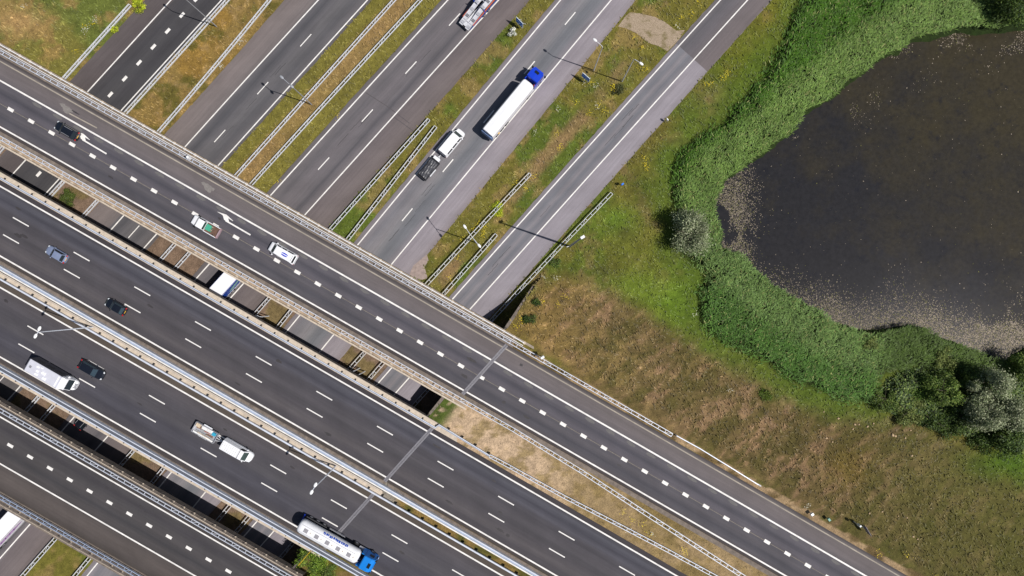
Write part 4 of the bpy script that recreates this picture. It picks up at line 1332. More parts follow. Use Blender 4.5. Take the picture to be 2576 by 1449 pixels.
def road_sign(label, TL, TR, zt, zb, glyphs):
    a, b = P(*TL, zt), P(*TR, zt)
    c = (a + b) / 2; c.z = 0
    ux = (b - a); ux.z = 0; W = ux.length; ux.normalize()
    nn = Vector((ux.y, -ux.x, 0))                 # face looks to the lower left
    rz = math.atan2(ux.y, ux.x)
    root = thing('road_sign', label, 'road sign', c, rz, 'blue direction signs')
    H = zt - zb
    mb = MB(); mb.box(-W / 2, W / 2, -.03, .03, zb, zt); build('panel', mb, M_signblue, root)
    mb = MB(); e = .05
    for x0, x1, z0, z1 in ((-W / 2 - .01, W / 2 + .01, zt - e, zt + .01), (-W / 2 - .01, W / 2 + .01, zb - .01, zb + e), (-W / 2 - .01, -W / 2 + e, zb + e, zt - e), (W / 2 - e, W / 2 + .01, zb + e, zt - e)):
        mb.box(x0, x1, -.042, .028, z0, z1)
    build('border', mb, M_signwhite, root)
    mb = MB()
    for (u0, v0, u1, v1, w) in glyphs:
        p0 = Vector(((u0 - .5) * W, 0, zb + v0 * H)); p1 = Vector(((u1 - .5) * W, 0, zb + v1 * H))
        d = (p1 - p0).normalized(); s = Vector((-d.z, 0, d.x)) * w / 2
        f = Vector((0, -.045, 0)); g = Vector((0, -.02, 0))
        mb.hexa([p0 + s + g, p1 + s + g, p1 - s + g, p0 - s + g], [p0 + s + f, p1 + s + f, p1 - s + f, p0 - s + f])
    build('symbol', mb, M_signwhite, root)
    for s in (-.3, .3):
        mb = MB(); mb.tube([(s * W, .07, -.05), (s * W, .07, zt - .1)], .05, 8); build('post', mb, M_galv, root)
        mb = MB(); mb.tube([(s * W, .07, zt - .5), (s * W, 1.15, .0)], .035, 6); build('stay', mb, M_galv, root)
    return root
gl = [(.12, .45, .55, .72, .10), (.55, .72, .6, .62, .09), (.3, .32, .42, .36, .09), (.52, .18, .56, .5, .11), (.56, .5, .66, .52, .09), (.66, .52, .74, .42, .09), (.76, .12, .80, .36, .11), (.8, .36, .9, .34, .08)]
road_sign('blue road sign beside the white flowering plant in the narrow verge', (1298.4, 41.9), (1315.7, 59.2), 3.05, .95, gl)
road_sign('blue road sign beside yellow flowers in the wide flowery verge', (1465.8, 182.3), (1484.3, 198.3), 3.05, 1.15, gl[:2] + gl[3:])

# camera mast behind the ramp road guardrail
c = P(1433, 620, 0)
root = thing('camera_mast', 'tall blue grey mast with a white box on top beside the ramp road guardrail', 'mast', c)
mb = MB(); mb.tube([(0, 0, -.1), (0, 0, 11), (0, 0, 20.8)], [.21, .17, .11], 12); build('mast_tube', mb, mat('mast_paint', (.22, .25, .31), .45, .1, .05), root)
mb = MB(); mb.box(-.1, .55, -.2, .2, 20.9, 21.25)
o = build('camera_box', mb, M_lampwhite, root); o.rotation_euler = (0, 0, .55)
mb = MB(); mb.tube([(0, 0, 2), (-.7, -.2, 2.0)], .06, 6); build('bracket', mb, M_lampwhite, root)
def small_post(name, label, cat, x, y, z, h, size, m, bar_m=None):
    c = P(x, y, z)
    r = thing(name, label, cat, c, .6)
    mb = MB(); mb.tube([(0, 0, -.05), (0, 0, h * .7)], .06, 8); build('post', mb, bar_m or M_galv, r)
    mb = MB(); mb.hexa([(-size[0] / 2, -size[1] / 2, h * .65), (size[0] / 2, -size[1] / 2, h * .65), (size[0] / 2, size[1] / 2, h * .65), (-size[0] / 2, size[1] / 2, h * .65)],
                       [(-size[0] * .4, -size[1] * .4, h), (size[0] * .4, -size[1] * .4, h), (size[0] * .4, size[1] * .4, h), (-size[0] * .4, size[1] * .4, h)])
    build('housing', mb, m, r)
    return r
small_post('marker_post', 'white marker post on the grass edge of the ramp road', 'marker post', 1675, 305, 0, 1.5, (.22, .5), M_lampwhite)
small_post('marker_post', 'small blue marker post beside the top end of the pond side guardrail', 'marker post', 1563, 466, 0, 1.6, (.55, .3), M_signblue, M_galv)
small_post('sensor_box', 'white sensor box on the upper overpass guardrail above the first dashes', 'sensor box', 491.5, 403, ZD, 2.9, (.5, .5), M_lampwhite)
small_post('sensor_box', 'white sensor box on the guardrail beside the brown meadow near the joint', 'sensor box', 1363, 896, ZD, 2.6, (.75, .45), M_lampwhite)
small_post('cabinet', 'white roadside cabinet where the upper road meets the brown meadow', 'cabinet', 2038, 1290, slope_z(2038, 1290), 1.0, (.6, .5), M_lampwhite)
small_post('cabinet', 'small green cabinet right of the white roadside cabinet', 'cabinet', 2080, 1303, slope_z(2080, 1303), 1.0, (.45, .6), mat('cabinet_green', (.12, .32, .25), .5))
small_post('sensor_post', 'grey sensor post with a dark shadow in the brown meadow', 'sensor post', 2146, 1311, slope_z(2146, 1311), 2.6, (.4, .35), M_clear)
c = P(2166, 1324, slope_z(2166, 1324))
root = thing('marker_board', 'narrow grey board on a post seen edge on in the brown meadow', 'board', c, 2.1)
mb = MB(); mb.tube([(0, 0, -.1), (0, 0, 1.4)], .06, 8); build('post', mb, M_galv, root)
mb = MB(); mb.box(-.9, .9, -.03, .03, 1.2, 2.6); build('panel', mb, mat('board_grey', (.16, .15, .19), .6), root)
p0, p1 = P(750.4, 1422.5, ZD + 1.2), P(783.2, 1384.5, ZD + .3)
mb = MB(); mb.tube([p0, p1], .04, 6)
tag(build('yellow_pole', mb, mat('yellow_plastic', (.7, .42, .01), .5)), 'thin yellow pole lying over the green bush at the abutment', 'pole')
# pale stones lying in the meadow
for i, (a, b, r) in enumerate([(420, 210, 3), (530, 260, 5), (640, 340, 4), (655, 305, 5), (685, 305, 4), (750, 320, 5), (795, 298, 4), (940, 385, 7), (960, 392, 6), (1075, 350, 4), (1035, 408, 4), (1085, 540, 5), (440, 408, 5), (485, 437, 4), (765, 975, 5), (862, 963, 4), (1095, 1152, 5), (1128, 1170, 4), (1047, 1010, 4), (982, 998, 3)]):
    q = P(1932 + a / 3, 966 + b / 3, 2.5)
    bz, _ = bank_z(np.array([q.x]), np.array([q.y])); zz = slope_z(1932 + a / 3, 966 + b / 3)
    q = P(1932 + a / 3, 966 + b / 3, zz)
    mb = MB(); mb.ell((0, 0, .05), .045 * r, .036 * r, .03 * r, random.random() * 3, 8, 5)
    mb.v = [(v[0] * random.uniform(.85, 1.15), v[1] * random.uniform(.85, 1.15), v[2]) for v in mb.v]
    o = build('stone', mb, mat('pale_stone', A(206, 178, 140), .9, var=.15))
    o.location = q
    tag(o, 'small pale stone lying in the brown meadow below the trees', 'stone', 'pale stones in the meadow')

# ------------------------------------------------------------------ trees and shrubs
def crown(R, H, n, leaf, cols, zb, clumps, seed, droop=0.0):
    r = np.random.default_rng(seed)
    cc = r.normal(0, 1, (clumps, 3)); cc /= np.linalg.norm(cc, axis=1)[:, None]
    cc *= (r.random(clumps) ** .4)[:, None] * .74
    cc[:, 2] = np.abs(cc[:, 2]) * 1.0
    cr = r.uniform(.20, .40, clumps)
    k = r.integers(0, clumps, n)
    d = r.normal(0, 1, (n, 3)); d /= np.linalg.norm(d, axis=1)[:, None]
    rad = cr[k] * (r.random(n) ** .28) * (1 + .25 * r.normal(0, 1, n))
    p = cc[k] + d * rad[:, None]
    p[:, 2] = np.maximum(p[:, 2], -.15)
    pos = np.stack([p[:, 0] * R, p[:, 1] * R, zb + (H - zb) * np.clip(p[:, 2], -.2, 1.05)], 1)
    # random leaf planes, slightly facing outward and up
    nrm = d + r.normal(0, .8, (n, 3)) + np.array([0, 0, .5]); nrm /= np.linalg.norm(nrm, axis=1)[:, None]
    t1 = np.cross(nrm, r.normal(0, 1, (n, 3))); t1 /= np.linalg.norm(t1, axis=1)[:, None]
    t2 = np.cross(nrm, t1)
    L = (leaf * r.uniform(.6, 1.3, n))[:, None]; Wd = L * .42
    V = np.stack([pos - t1 * L, pos + t2 * Wd, pos + t1 * L, pos - t2 * Wd], 1).reshape(-1, 3)
    cl = np.array(cols)[r.integers(0, len(cols), n)] * r.uniform(.7, 1.3, n)[:, None] * (.72 + .56 * r.random(clumps))[k][:, None]
    return V, np.arange(n * 4).reshape(n, 4), np.repeat(cl, 4, 0)

SILV = [A(168, 176, 136), A(140, 152, 110), A(190, 194, 158), A(110, 124, 82)]
DARK = [A(84, 108, 42), A(64, 88, 34), A(104, 126, 52), A(50, 72, 28)]
MID = [A(112, 136, 56), A(90, 116, 44), A(138, 156, 74), A(70, 96, 36)]
YEL = [A(190, 205, 50), A(220, 225, 60), A(160, 180, 44)]
_seed = [0]
def plant(name, label, cat, x, y, zb, Rm, H, cols, n, leaf, clumps=16, trunk=True, base=.25, group=None):
    _seed[0] += 1
    q = P(x, y, zb + H * .6); q.z = zb
    root = thing(name, label, cat, q, 0, group)
    V, Fq, C = crown(Rm, H, n, leaf, cols, H * base, clumps, 50 + _seed[0])
    arr_mesh('crown' if name == 'tree' or name.endswith('tree') else 'foliage', V, Fq, M_leaf, C, root)
    mb = MB()
    tr = .05 + .03 * Rm
    mb.tube([(0, 0, -.3), (.05 * Rm, 0, H * .3), (0, .05 * Rm, H * .62)], [tr, tr * .75, tr * .35], 8)
    for k in range(6):
        a = k * 1.05 + _seed[0]
        mb.tube([(.03 * Rm, 0, H * (.22 + .06 * k)), (math.cos(a) * Rm * .3, math.sin(a) * Rm * .3, H * (.42 + .05 * k)), (math.cos(a) * Rm * .62, math.sin(a) * Rm * .62, H * (.55 + .04 * k))], [tr * .5, tr * .32, tr * .12], 6)
    build('trunk' if cat == 'tree' else 'stem', mb, M_bark, root)
    return root
tg = 'trees in the thicket beside the pond'
plant('willow_tree', 'silvery willow tree standing alone on the left shore of the pond', 'tree', 1748, 584, -.2, 5.2, 8.2, SILV, 15000, .16, 15, base=.3)
plant('willow_tree', 'silvery willow at the right edge thicket, upper one of three', 'tree', 2508, 966, 0, 4.0, 10.5, SILV, 8500, .16, 13, group=tg)
plant('willow_tree', 'silvery willow at the right edge thicket, lower left one of three', 'tree', 2488, 1042, 0, 3.9, 10.0, SILV, 8500, .16, 13, group=tg)
plant('willow_tree', 'silvery willow at the right edge thicket, cut by the photo edge', 'tree', 2566, 1040, 0, 4.2, 9.5, SILV, 8500, .16, 13, group=tg)
plant('leafy_tree', 'mid green leafy tree at the left end of the right edge thicket', 'tree', 2380, 985, 0, 3.7, 7.0, MID, 8000, .16, 12, group=tg)
plant('leafy_tree', 'dark green tree below the silvery willows at the right edge', 'tree', 2540, 1105, 0, 4.6, 5.2, DARK, 8500, .18, 22, group=tg)
plant('leafy_tree', 'dark green tree in the middle of the right edge thicket', 'tree', 2432, 1036, 0, 4.2, 4.2, DARK, 7500, .18, 22, group=tg)
plant('leafy_tree', 'dark green tree in the top right corner above the pond', 'tree', 2566, 8, 0, 5.2, 7.5, DARK, 9000, .18, 24)
plant('leafy_tree', 'green tree overhanging the scum at the right photo edge', 'tree', 2578, 926, 0, 3.4, 7.0, MID, 6000, .17, 18, group=tg)
plant('leafy_tree', 'dark green tree between the upper willow and the reeds', 'tree', 2452, 958, 0, 3.6, 4.8, DARK, 6500, .18, 18, group=tg)
sg = 'shrubs at the edge of the reeds'
OLV = [A(136, 148, 76), A(112, 128, 58), A(158, 166, 96), A(90, 108, 46)]
plant('shrub', 'olive green shrub at the lower tip of the reeds beside the meadow', 'shrub', 2228, 1006, 0, 3.1, 2.6, MID, 5600, .14, 11, group=sg)
plant('shrub', 'feathery olive shrub right of the lower reed tip', 'shrub', 2290, 1034, 0, 3.3, 2.6, OLV, 5800, .14, 11, group=sg)
plant('shrub', 'dark shrub between the feathery shrub and the thicket', 'shrub', 2350, 1058, 0, 3.3, 2.8, DARK, 5400, .15, 16, group=sg)
plant('shrub', 'light green shrub inside the reeds near the beige scum', 'shrub', 2192, 864, 0, 2.0, 3.1, OLV, 2800, .13, 12, group=sg)
plant('shrub', 'dark rounded shrub on the shore below the beige scum', 'shrub', 2298, 855, 0, 3.0, 2.4, [A(112, 142, 70), A(92, 124, 56), A(130, 156, 84)], 5800, .13, 12, group=sg)
plant('shrub', 'green shrub on the shore right of the dark rounded shrub', 'shrub', 2374, 902, 0, 2.9, 3.4, OLV, 5000, .13, 11, group=sg)
plant('shrub', 'broad green shrub under the leafy tree at the thicket', 'shrub', 2318, 972, 0, 3.3, 2.4, [A(108, 140, 50), A(88, 120, 38), A(130, 156, 66)], 6000, .14, 18, group=sg)
plant('shrub', 'green shrub at the foot of the thicket next to the bright grass', 'shrub', 2478, 1116, 0, 3.2, 2.2, DARK, 5000, .15, 16, group=sg)
plant('shrub', 'low shrub between the dark shrub and the middle of the thicket', 'shrub', 2398, 1076, 0, 3.0, 2.2, DARK, 4600, .15, 16, group=sg)
# leafy undergrowth that fills the ground between them
UG = [(2235, 950), (2280, 925), (2340, 915), (2400, 930), (2480, 945), (2560, 935), (2640, 930), (2640, 1130), (2560, 1138), (2490, 1130), (2420, 1095), (2350, 1080), (2280, 1055), (2225, 1032), (2222, 990)]
ug_w = [(P(a, b, .8).x, P(a, b, .8).y) for a, b in UG]
pts = rand_in(ug_w, 30000)
x, y = pts[:, 0], pts[:, 1]
sd_ = poly_sd(x, y, ug_w)
ok = rng.random(len(x)) < sstep(.3, -1.6, sd_ + 2.2 * (fbm(x, y, 2.0, 3) - .5)); x, y, sd_ = x[ok], y[ok], sd_[ok]; n = len(x)
hz = (.3 + 2.2 * fbm(x, y, 2.4, 6)) * sstep(.5, -3, sd_) * rng.uniform(.7, 1.0, n)
cl = np.array(MID + DARK)[rng.integers(0, 8, n)] * rng.uniform(.6, 1.25, n)[:, None]
V, Fq, C = blades(np.stack([x, y, np.zeros(n)], 1), hz, rng.uniform(.25, .55, n), rng.uniform(.12, .26, n), rng.uniform(0, 6.28, n), rng.uniform(-.3, .8, n), cl)
tag(arr_mesh('undergrowth', V, Fq, M_leaf, C), 'tangled green undergrowth below the thicket trees', 'undergrowth', None, 'stuff')
bg_ = 'bushes beside the roads'
plant('bush', 'round green bush in the gap between the upper bridges at left', 'bush', 168, 496, 0, 1.9, 1.8, [A(84, 100, 38), A(66, 84, 30), A(104, 118, 50)], 3000, .12, 16, base=.15, group=bg_)
plant('bush', 'yellow green bush hiding the top end of the slip road guardrail', 'bush', 347, 10, 0, 1.6, 1.5, YEL, 1600, .13, 12, base=.15, group=bg_)
plant('bush', 'small yellow green bush growing against the slip road guardrail', 'bush', 288, 73, 0, .95, .9, YEL, 900, .12, 9, base=.15, group=bg_)
plant('bush', 'bright yellow green bush growing through the guardrail in the flowery verge', 'bush', 1253, 524, 0, 1.7, .9, YEL, 2000, .12, 14, base=.15, group=bg_)
plant('bush', 'large green bush spilling over the abutment at the bottom of the photo', 'bush', 782, 1420, ZD - .8, 3.4, 1.7, [A(130, 160, 52), A(104, 136, 40), A(158, 182, 70), A(84, 112, 34)], 7500, .14, 24, base=.1, group=bg_)
plant('bush', 'lighter green bush beside the large bush at the bottom of the photo', 'bush', 826, 1440, ZD - .6, 1.9, 1.0, MID, 2600, .12, 14, base=.1, group=bg_)
plant('flowering_plant', 'big white flowering plant beside the blue sign in the narrow verge', 'plant', 1289, 80, 0, 1.1, 1.3, [(.78, .76, .68), (.8, .8, .76), (.7, .7, .6), A(120, 140, 60)], 1500, .1, 9, base=.3)
plant('bush', 'dark green bush on the slope just right of the wing wall', 'bush', 1330, 806, slope_z(1330, 806) - .1, 1.6, 1.2, DARK, 1800, .12, 14, base=.12, group=bg_)
plant('bush', 'green bush on the slope above the wing wall end', 'bush', 1350, 766, slope_z(1350, 766) - .1, 1.2, 1.0, DARK, 1300, .12, 12, base=.12, group=bg_)
plant('bush', 'low green bush near the foot of the camera mast guardrail', 'bush', 1396, 662, 0, 1.2, .9, MID, 1300, .12, 12, base=.12, group=bg_)
plant('bush', 'low green bush alone in the brown meadow left of the reeds', 'bush', 1924, 994, slope_z(1924, 994) - .05, 1.75, .45, [A(100, 124, 38), A(84, 108, 32), A(116, 132, 50)], 1800, .12, 14, base=.12, group=bg_)
plant('bush', 'grey green bush at the foot of the lamp beside the ramp', 'bush', 1556, 226, 0, 1.5, .9, [A(104, 106, 62), A(86, 92, 50)], 1400, .12, 12, base=.12, group=bg_)

# ------------------------------------------------------------------ vehicles
HU = math.atan2(-.573, 1)                     # heading down the overpass to the right
def shell(mb, secs, zb=.22, mi=0):
    """lofted car shell, secs = (x, half width, top height)"""
    rings = []
    for x, w, h in secs:
        rings.append([(x, -w * .88, zb), (x, -w, zb + .25), (x, -w * .98, zb + (h - zb) * .72), (x, -w * .84, h), (x, 0, h + .02), (x, w * .84, h), (x, w * .98, zb + (h - zb) * .72), (x, w, zb + .25), (x, w * .88, zb)])
    mb.loft(rings, mi)

def wheels(root, xs, y, r, w, rim=True):
    for x in xs:
        for s in (-1, 1):
            mb = MB(); mb.wheel(x, s * (y - w / 2), r, w)
            o = build('wheel', mb, M_black, root)
            if rim:
                mb = MB(); mb.wheel(x, s * (y - .005), r * .6, .03, n=12); mb.v = [(v[0], v[1], v[2] + r * .4) for v in mb.v]
                build('rim', mb, M_rim, o)

def cabin(root, body, b, t, hb, hr, glass, roofm, split=None, rear=True, side=True, iu=.07):
    """greenhouse: b = (x rear, x front, half width) at belt, t = same at the roof"""
    xr, xf, w = b; tr, tf, tw = t
    B = [(xr, -w, hb), (xf, -w, hb), (xf, w, hb), (xr, w, hb)]
    T = [(tr, -tw, hr), (tf, -tw, hr), (tf, tw, hr), (tr, tw, hr)]
    mb = MB(); mb.hexa(B, T); build('cabin_frame', mb, body, root)
    mb = MB(); mb.panel([B[1], B[2], T[2], T[1]], iu, .06, .014, .03); build('windscreen', mb, glass, root)
    if rear:
        mb = MB(); mb.panel([B[3], B[0], T[0], T[3]], iu, .1, .014, .03); build('rear_window', mb, glass, root)
    if side:
        for q in ([B[0], B[1], T[1], T[0]], [B[2], B[3], T[3], T[2]]):
            mb = MB(); mb.panel(q, .05, .1, .014, .03); build('side_window', mb, glass, root)
    # roof skin with a slight crown
    mb = MB(); rings = []
    for u in (0, .12, .5, .88, 1):
        x = tr + (tf - tr) * u; k = 1 - .10 * (abs(u - .5) * 2) ** 3; up = .05 * (1 - (abs(u - .5) * 2) ** 2)
        rings.append([(x, -tw * k, hr - .02), (x, -tw * k * .97, hr + .02 + up * .5), (x, 0, hr + .04 + up), (x, tw * k * .97, hr + .02 + up * .5), (x, tw * k, hr - .02)])
    mb.loft(rings); build('roof', mb, roofm or body, root, smooth=False)

def car(label, x, y, zroad, heading, L, Wd, H, body, glass=None, hatch=True, plate=None, roofm=None, roof_rails=False):
    glass = glass or M_glass
    q = P(x, y, zroad + H * .65); q.z = zroad
    root = thing('car', label, 'car', q, heading, 'cars on the roads')
    h2 = L / 2; w = Wd / 2
    mb = MB()
    shell(mb, [(-h2, w * .78, .82), (-h2 + .12, w * .93, .92), (-h2 + .6, w * .99, .96), (-.2, w, .95), (h2 - 1.25, w, .93), (h2 - .75, w * .97, .86), (h2 - .28, w * .88, .76), (h2, w * .66, .6)])
    build('body', mb, body, root, smooth=False)
    cabin(root, body, (-h2 + (.22 if hatch else .75), h2 - 1.15, w * .9), (-h2 + (.62 if hatch else 1.35), h2 - 1.85, w * .68), .93, H, glass, roofm)
    wheels(root, (-h2 + .78, h2 - .82), w * .98, .31, .2)
    for s in (-1, 1):
        mb = MB(); mb.ell((h2 - .22, s * w * .66, .68), .2, .16, .08, -s * .5); build('headlight', mb, M_clear, root)
        mb = MB(); mb.ell((-h2 + .07, s * w * .74, .84), .14, .2, .12, s * .5); build('tail_light', mb, M_red, root)
        mb = MB(); mb.ell((h2 - 1.5, s * (w + .08), .98), .09, .12, .08); build('mirror', mb, body, root)
    mb = MB(); mb.hexa([(-h2 - .03, -.27, .68), (-h2 + .12, -.27, .68), (-h2 + .12, .27, .68), (-h2 - .03, .27, .68)], [(-h2 - .03, -.27, .78), (-h2 + .16, -.27, .94), (-h2 + .16, .27, .94), (-h2 - .03, .27, .78)])
    build('number_plate', mb, plate or M_yel, root)
    if roof_rails:
        for s in (-1, 1):
            mb = MB(); mb.tube([(-h2 + .8, s * w * .64, H + .07), (h2 - 2.0, s * w * .64, H + .07)], .03, 6); build('roof_rail', mb, M_alu, root)
    return root
ZR = ZD + .02
car('black estate car with roof rails and a yellow plate, just behind a white arrow', 165, 327.7, ZR, HU + math.pi, 4.4, 1.82, 1.5, M_black_p, M_glass, roof_rails=True)
car('blue grey hatchback in the middle lane of the wide three lane carriageway', 139, 639, ZR, HU + math.pi, 3.85, 1.72, 1.5, M_silver, M_glass)
car('small black hatchback with bright rear lights alone in the lane by the median', 288.5, 771.5, ZR, HU + math.pi, 3.8, 1.72, 1.48, M_black_p, mat('sky_glass', (.03, .05, .065), .08, spec=.9))
car('black car driving beside the white motorhome', 228.5, 931, ZR, HU, 4.6, 1.85, 1.45, M_black_p, MC['sky_glass'], hatch=True, plate=mat('pale_plate', (.7, .66, .5), .4))
h3 = math.atan2(483, 440 * 1.0)
car('black car half hidden in the gap below the middle overpass', 213, 1054, 0, h3, 4.4, 1.85, 1.5, M_black_p, M_glass, roof_rails=True)

def van(label, x, y, zroad, heading, L, Wd, H, body, ribs=False, emblem=False, glass=None, bed=False):
    glass = glass or M_glassg
    q = P(x, y, zroad + H * .9); q.z = zroad
    root = thing('van' if not bed else 'pickup_truck', label, 'van' if not bed else 'pickup truck', q, heading, 'vans on the roads' if not bed else None)
    h2 = L / 2; w = Wd / 2
    mb = MB()
    if bed:
        shell(mb, [(-.05, w * .97, 1.0), (.2, w, 1.02), (h2 - 1.2, w, 1.06), (h2 - .7, w * .98, 1.0), (h2 - .22, w * .9, .9), (h2, w * .7, .68)])
        build('body', mb, body, root)
        cabin(root, body, (-.05, h2 - .85, w * .94), (.02, h2 - 1.4, w * .80), 1.02, H, glass, body)
        mb = MB(); mb.box(-h2 + .06, -.1, -w * .92, w * .92, .5, .66); build('bed_floor', mb, mat('brown_load_bed', A(112, 84, 70), .9, var=.35, scale=3), root)
        for s in (-1, 1):
            mb = MB(); mb.box(-h2 + .04, -.1, s * w * .95 - .05, s * w * .95 + .05, .45, 1.02); build('side_board', mb, body, root)
        mb = MB(); mb.box(-h2 - .16, -h2 + .1, -w * .98, w * .98, .5, .98); build('tailgate', mb, mat('rosy_tailgate', A(176, 150, 156), .5), root)
        mb = MB(); mb.box(-1.05, -.2, -.55, .5, .66, 1.0); build('tool_box', mb, mat('green_tool_box', A(72, 178, 146), .6, var=.15), root)
        for k, yy in enumerate((-.42, -.1, .15, .38)):
            mb = MB(); mb.tube([(-1.4, yy, .9), (-.9, yy, .9)], .05, 6); build('tool_handle', mb, M_concl if k % 2 == 0 else MC['green_tool_box'], root)
        wheels(root, (-h2 + .85, h2 - .9), w * .98, .35, .24)
    else:
        shell(mb, [(-h2, w * .94, 1.1), (-h2 + .1, w * .99, 1.15), (0, w, 1.15), (h2 - 1.2, w, 1.14), (h2 - .8, w * .97, 1.08), (h2 - .42, w * .90, 1.0), (h2 - .18, w * .78, .9), (h2 - .04, w * .6, .76), (h2 + .02, w * .4, .62)])
        build('body', mb, body, root)
        xr, xf = -h2 + .03, h2 - .72
        B = [(xr, -w * .965, 1.1), (xf, -w * .93, 1.1), (xf, w * .93, 1.1), (xr, w * .965, 1.1)]
        tw_ = .76 if emblem else .84
        T = [(xr + (.3 if emblem else .14), -w * tw_, H - .04), (xf - .78, -w * (tw_ - .05), H - .04), (xf - .78, w * (tw_ - .05), H - .04), (xr + (.3 if emblem else .14), w * tw_, H - .04)]
        mb = MB(); mb.hexa(B, T); build('cargo_body', mb, body, root)
        mb = MB(); mb.panel([B[1], B[2], T[2], T[1]], .06, .07, .014, .03); build('windscreen', mb, glass, root)
        for qd in ([B[0], B[1], T[1], T[0]], [B[2], B[3], T[3], T[2]]):
            a, b, cc, d = [Vector(v) for v in qd]
            fwd = qd[1][0] > qd[0][0]
            for u0, u1 in ((.74, .95), (.44, .70), (.12, .40)):
                if ribs and u0 < .7: continue
                if not fwd: u0, u1 = 1 - u1, 1 - u0
                mb = MB(); mb.panel([a.lerp(b, u0), a.lerp(b, u1), d.lerp(cc, u1), d.lerp(cc, u0)], .02, .14, .014, .03); build('side_window', mb, M_glass, root)
        mb = MB(); mb.panel([B[3], B[0], T[0], T[3]], .1, .2, .014, .03); build('rear_window', mb, M_glass, root)
        mb = MB(); rings = []
        xa, xb = xr + (.26 if emblem else .1), xf - .70
        for u in (0, .06, .5, .94, 1):
            xx = xa + (xb - xa) * u; k = .97 if u in (0, 1) else 1; up = 0 if u in (0, 1) else .05
            k2 = k * (.97 if xx > xb - .5 else 1); rings.append([(xx, -w * (tw_ + .01) * k2, H - .06), (xx, -w * (tw_ - .06) * k2, H - .01 + up * .4), (xx, 0, H + up * .8), (xx, w * (tw_ - .06) * k2, H - .01 + up * .4), (xx, w * (tw_ + .01) * k2, H - .06)])
        mb.loft(rings); build('roof', mb, body, root)
        if ribs:
            for k in range(9):
                xx = xa + .25 + k * (xb - xa - 1.1) / 8
                mb = MB(); mb.box(xx - .03, xx + .03, -w * .72, w * .72, H, H + .065); build('roof_rib', mb, mat('rib_shade', (.62, .62, .60), .5), root)
            mb = MB(); mb.box(xb - .72, xb - .64, -w * .78, w * .78, H - .01, H + .07); build('roof_seam', mb, mat('grey_seal', (.12, .12, .14), .6), root)
        if emblem:
            n = 22
            for s0, mm in ((1, mat('emblem_blue', (.003, .03, .5), .4)), (-1, MC['emblem_blue'])):
                mb = MB()
                pts = []
                for i in range(n // 2 + 1):
                    t = math.pi * i / (n // 2)
                    pts.append((-.75 + .62 * math.cos(t), s0 * (.07 + .22 * math.sin(t))))
                if s0 < 0: pts.reverse()
                mb.sheet(pts, H + .052); build('emblem', mb, mm, root)
            mb = MB(); mb.box(-h2 + .42, -h2 + .48, -w * .5, w * .5, H - .0, H + .055); build('brake_light', mb, mat('grey_seal', (.12, .12, .14), .6), root)
        wheels(root, (-h2 + .95, h2 - .95), w * .985, .34, .22)
    for s in (-1, 1):
        mb = MB(); mb.ell((h2 - .25, s * w * .66, .8), .2, .17, .12, -s * .5); build('headlight', mb, M_clear, root)
        mb = MB(); mb.box(-h2 - .02, -h2 + .05, s * w * .86 - .06, s * w * .86 + .06, .6, 1.05); build('tail_light', mb, M_red, root)
        mb = MB(); mb.box(h2 - 1.28, h2 - 1.1, s * (w + .1) - .1, s * (w + .1) + .1, 1.05, 1.3); build('mirror', mb, M_black if bed else body, root)
    return root
van('white pickup truck with a green box in its open brown load bed', 511.8, 567.5, ZR, HU + math.pi, 5.15, 1.85, 1.75, M_white, bed=True, glass=M_glass)
van('white van with a blue oval emblem on its roof', 707, 635.5, ZR, HU + math.pi, 5.1, 1.92, 1.82, M_white, emblem=True)
van('white van with a ribbed roof towing the loaded trailer', 591.9, 1137, ZR, HU, 5.6, 1.98, 2.0, M_white, ribs=True)
h4 = math.atan2(483, 402)
van('white van towing the dark covered trailer on the pale carriageway', 1136, 355, 0, h4, 5.6, 2.0, 2.25, M_white)

def trailer(label, x, y, zr, heading, L, Wd, load):
    q = P(x, y, zr + .9); q.z = zr
    root = thing('trailer', label, 'trailer', q, heading, 'trailers behind the white vans')
    h2 = L / 2; w = Wd / 2
    mb = MB(); mb.box(-h2, h2, -w, w, .5, .62); build('floor', mb, M_alu if load else M_chassis, root)
    for s in (-1, 1):
        mb = MB(); mb.box(-h2, h2, s * w - .03, s * w + .03, .5, 1.05); build('side_board', mb, M_alu if load else M_chassis, root)
    for xx in (-h2, h2):
        mb = MB(); mb.box(xx - .03, xx + .03, -w, w, .5, 1.05); build('end_board', mb, M_alu if load else M_chassis, root)
    mb = MB(); mb.tube([(h2, -.5, .5), (h2 + 1.15, 0, .5)], .05, 6); mb.tube([(h2, .5, .5), (h2 + 1.15, 0, .5)], .05, 6); mb.tube([(h2 - .1, 0, .5), (h2 + 1.35, 0, .5)], .05, 6)
    build('drawbar', mb, M_galv, root)
    wheels(root, (-.45, .35), w + .14, .3, .2)
    for s in (-1, 1):
        mb = MB(); mb.box(-.85, .75, s * (w + .04) - .02, s * (w + .22), .62, .68) if s > 0 else mb.box(-.85, .75, -(w + .22), -(w + .02), .62, .68)
        build('mudguard', mb, M_galv, root)
    return root
t1 = trailer('open trailer heaped with boards and junk behind the ribbed roof van', 515.7, 1088, ZR, HU, 4.3, 1.85, True)
t2 = trailer('dark covered trailer with a white box on its front', 1078, 425, 0, h4, 4.1, 1.85, False)
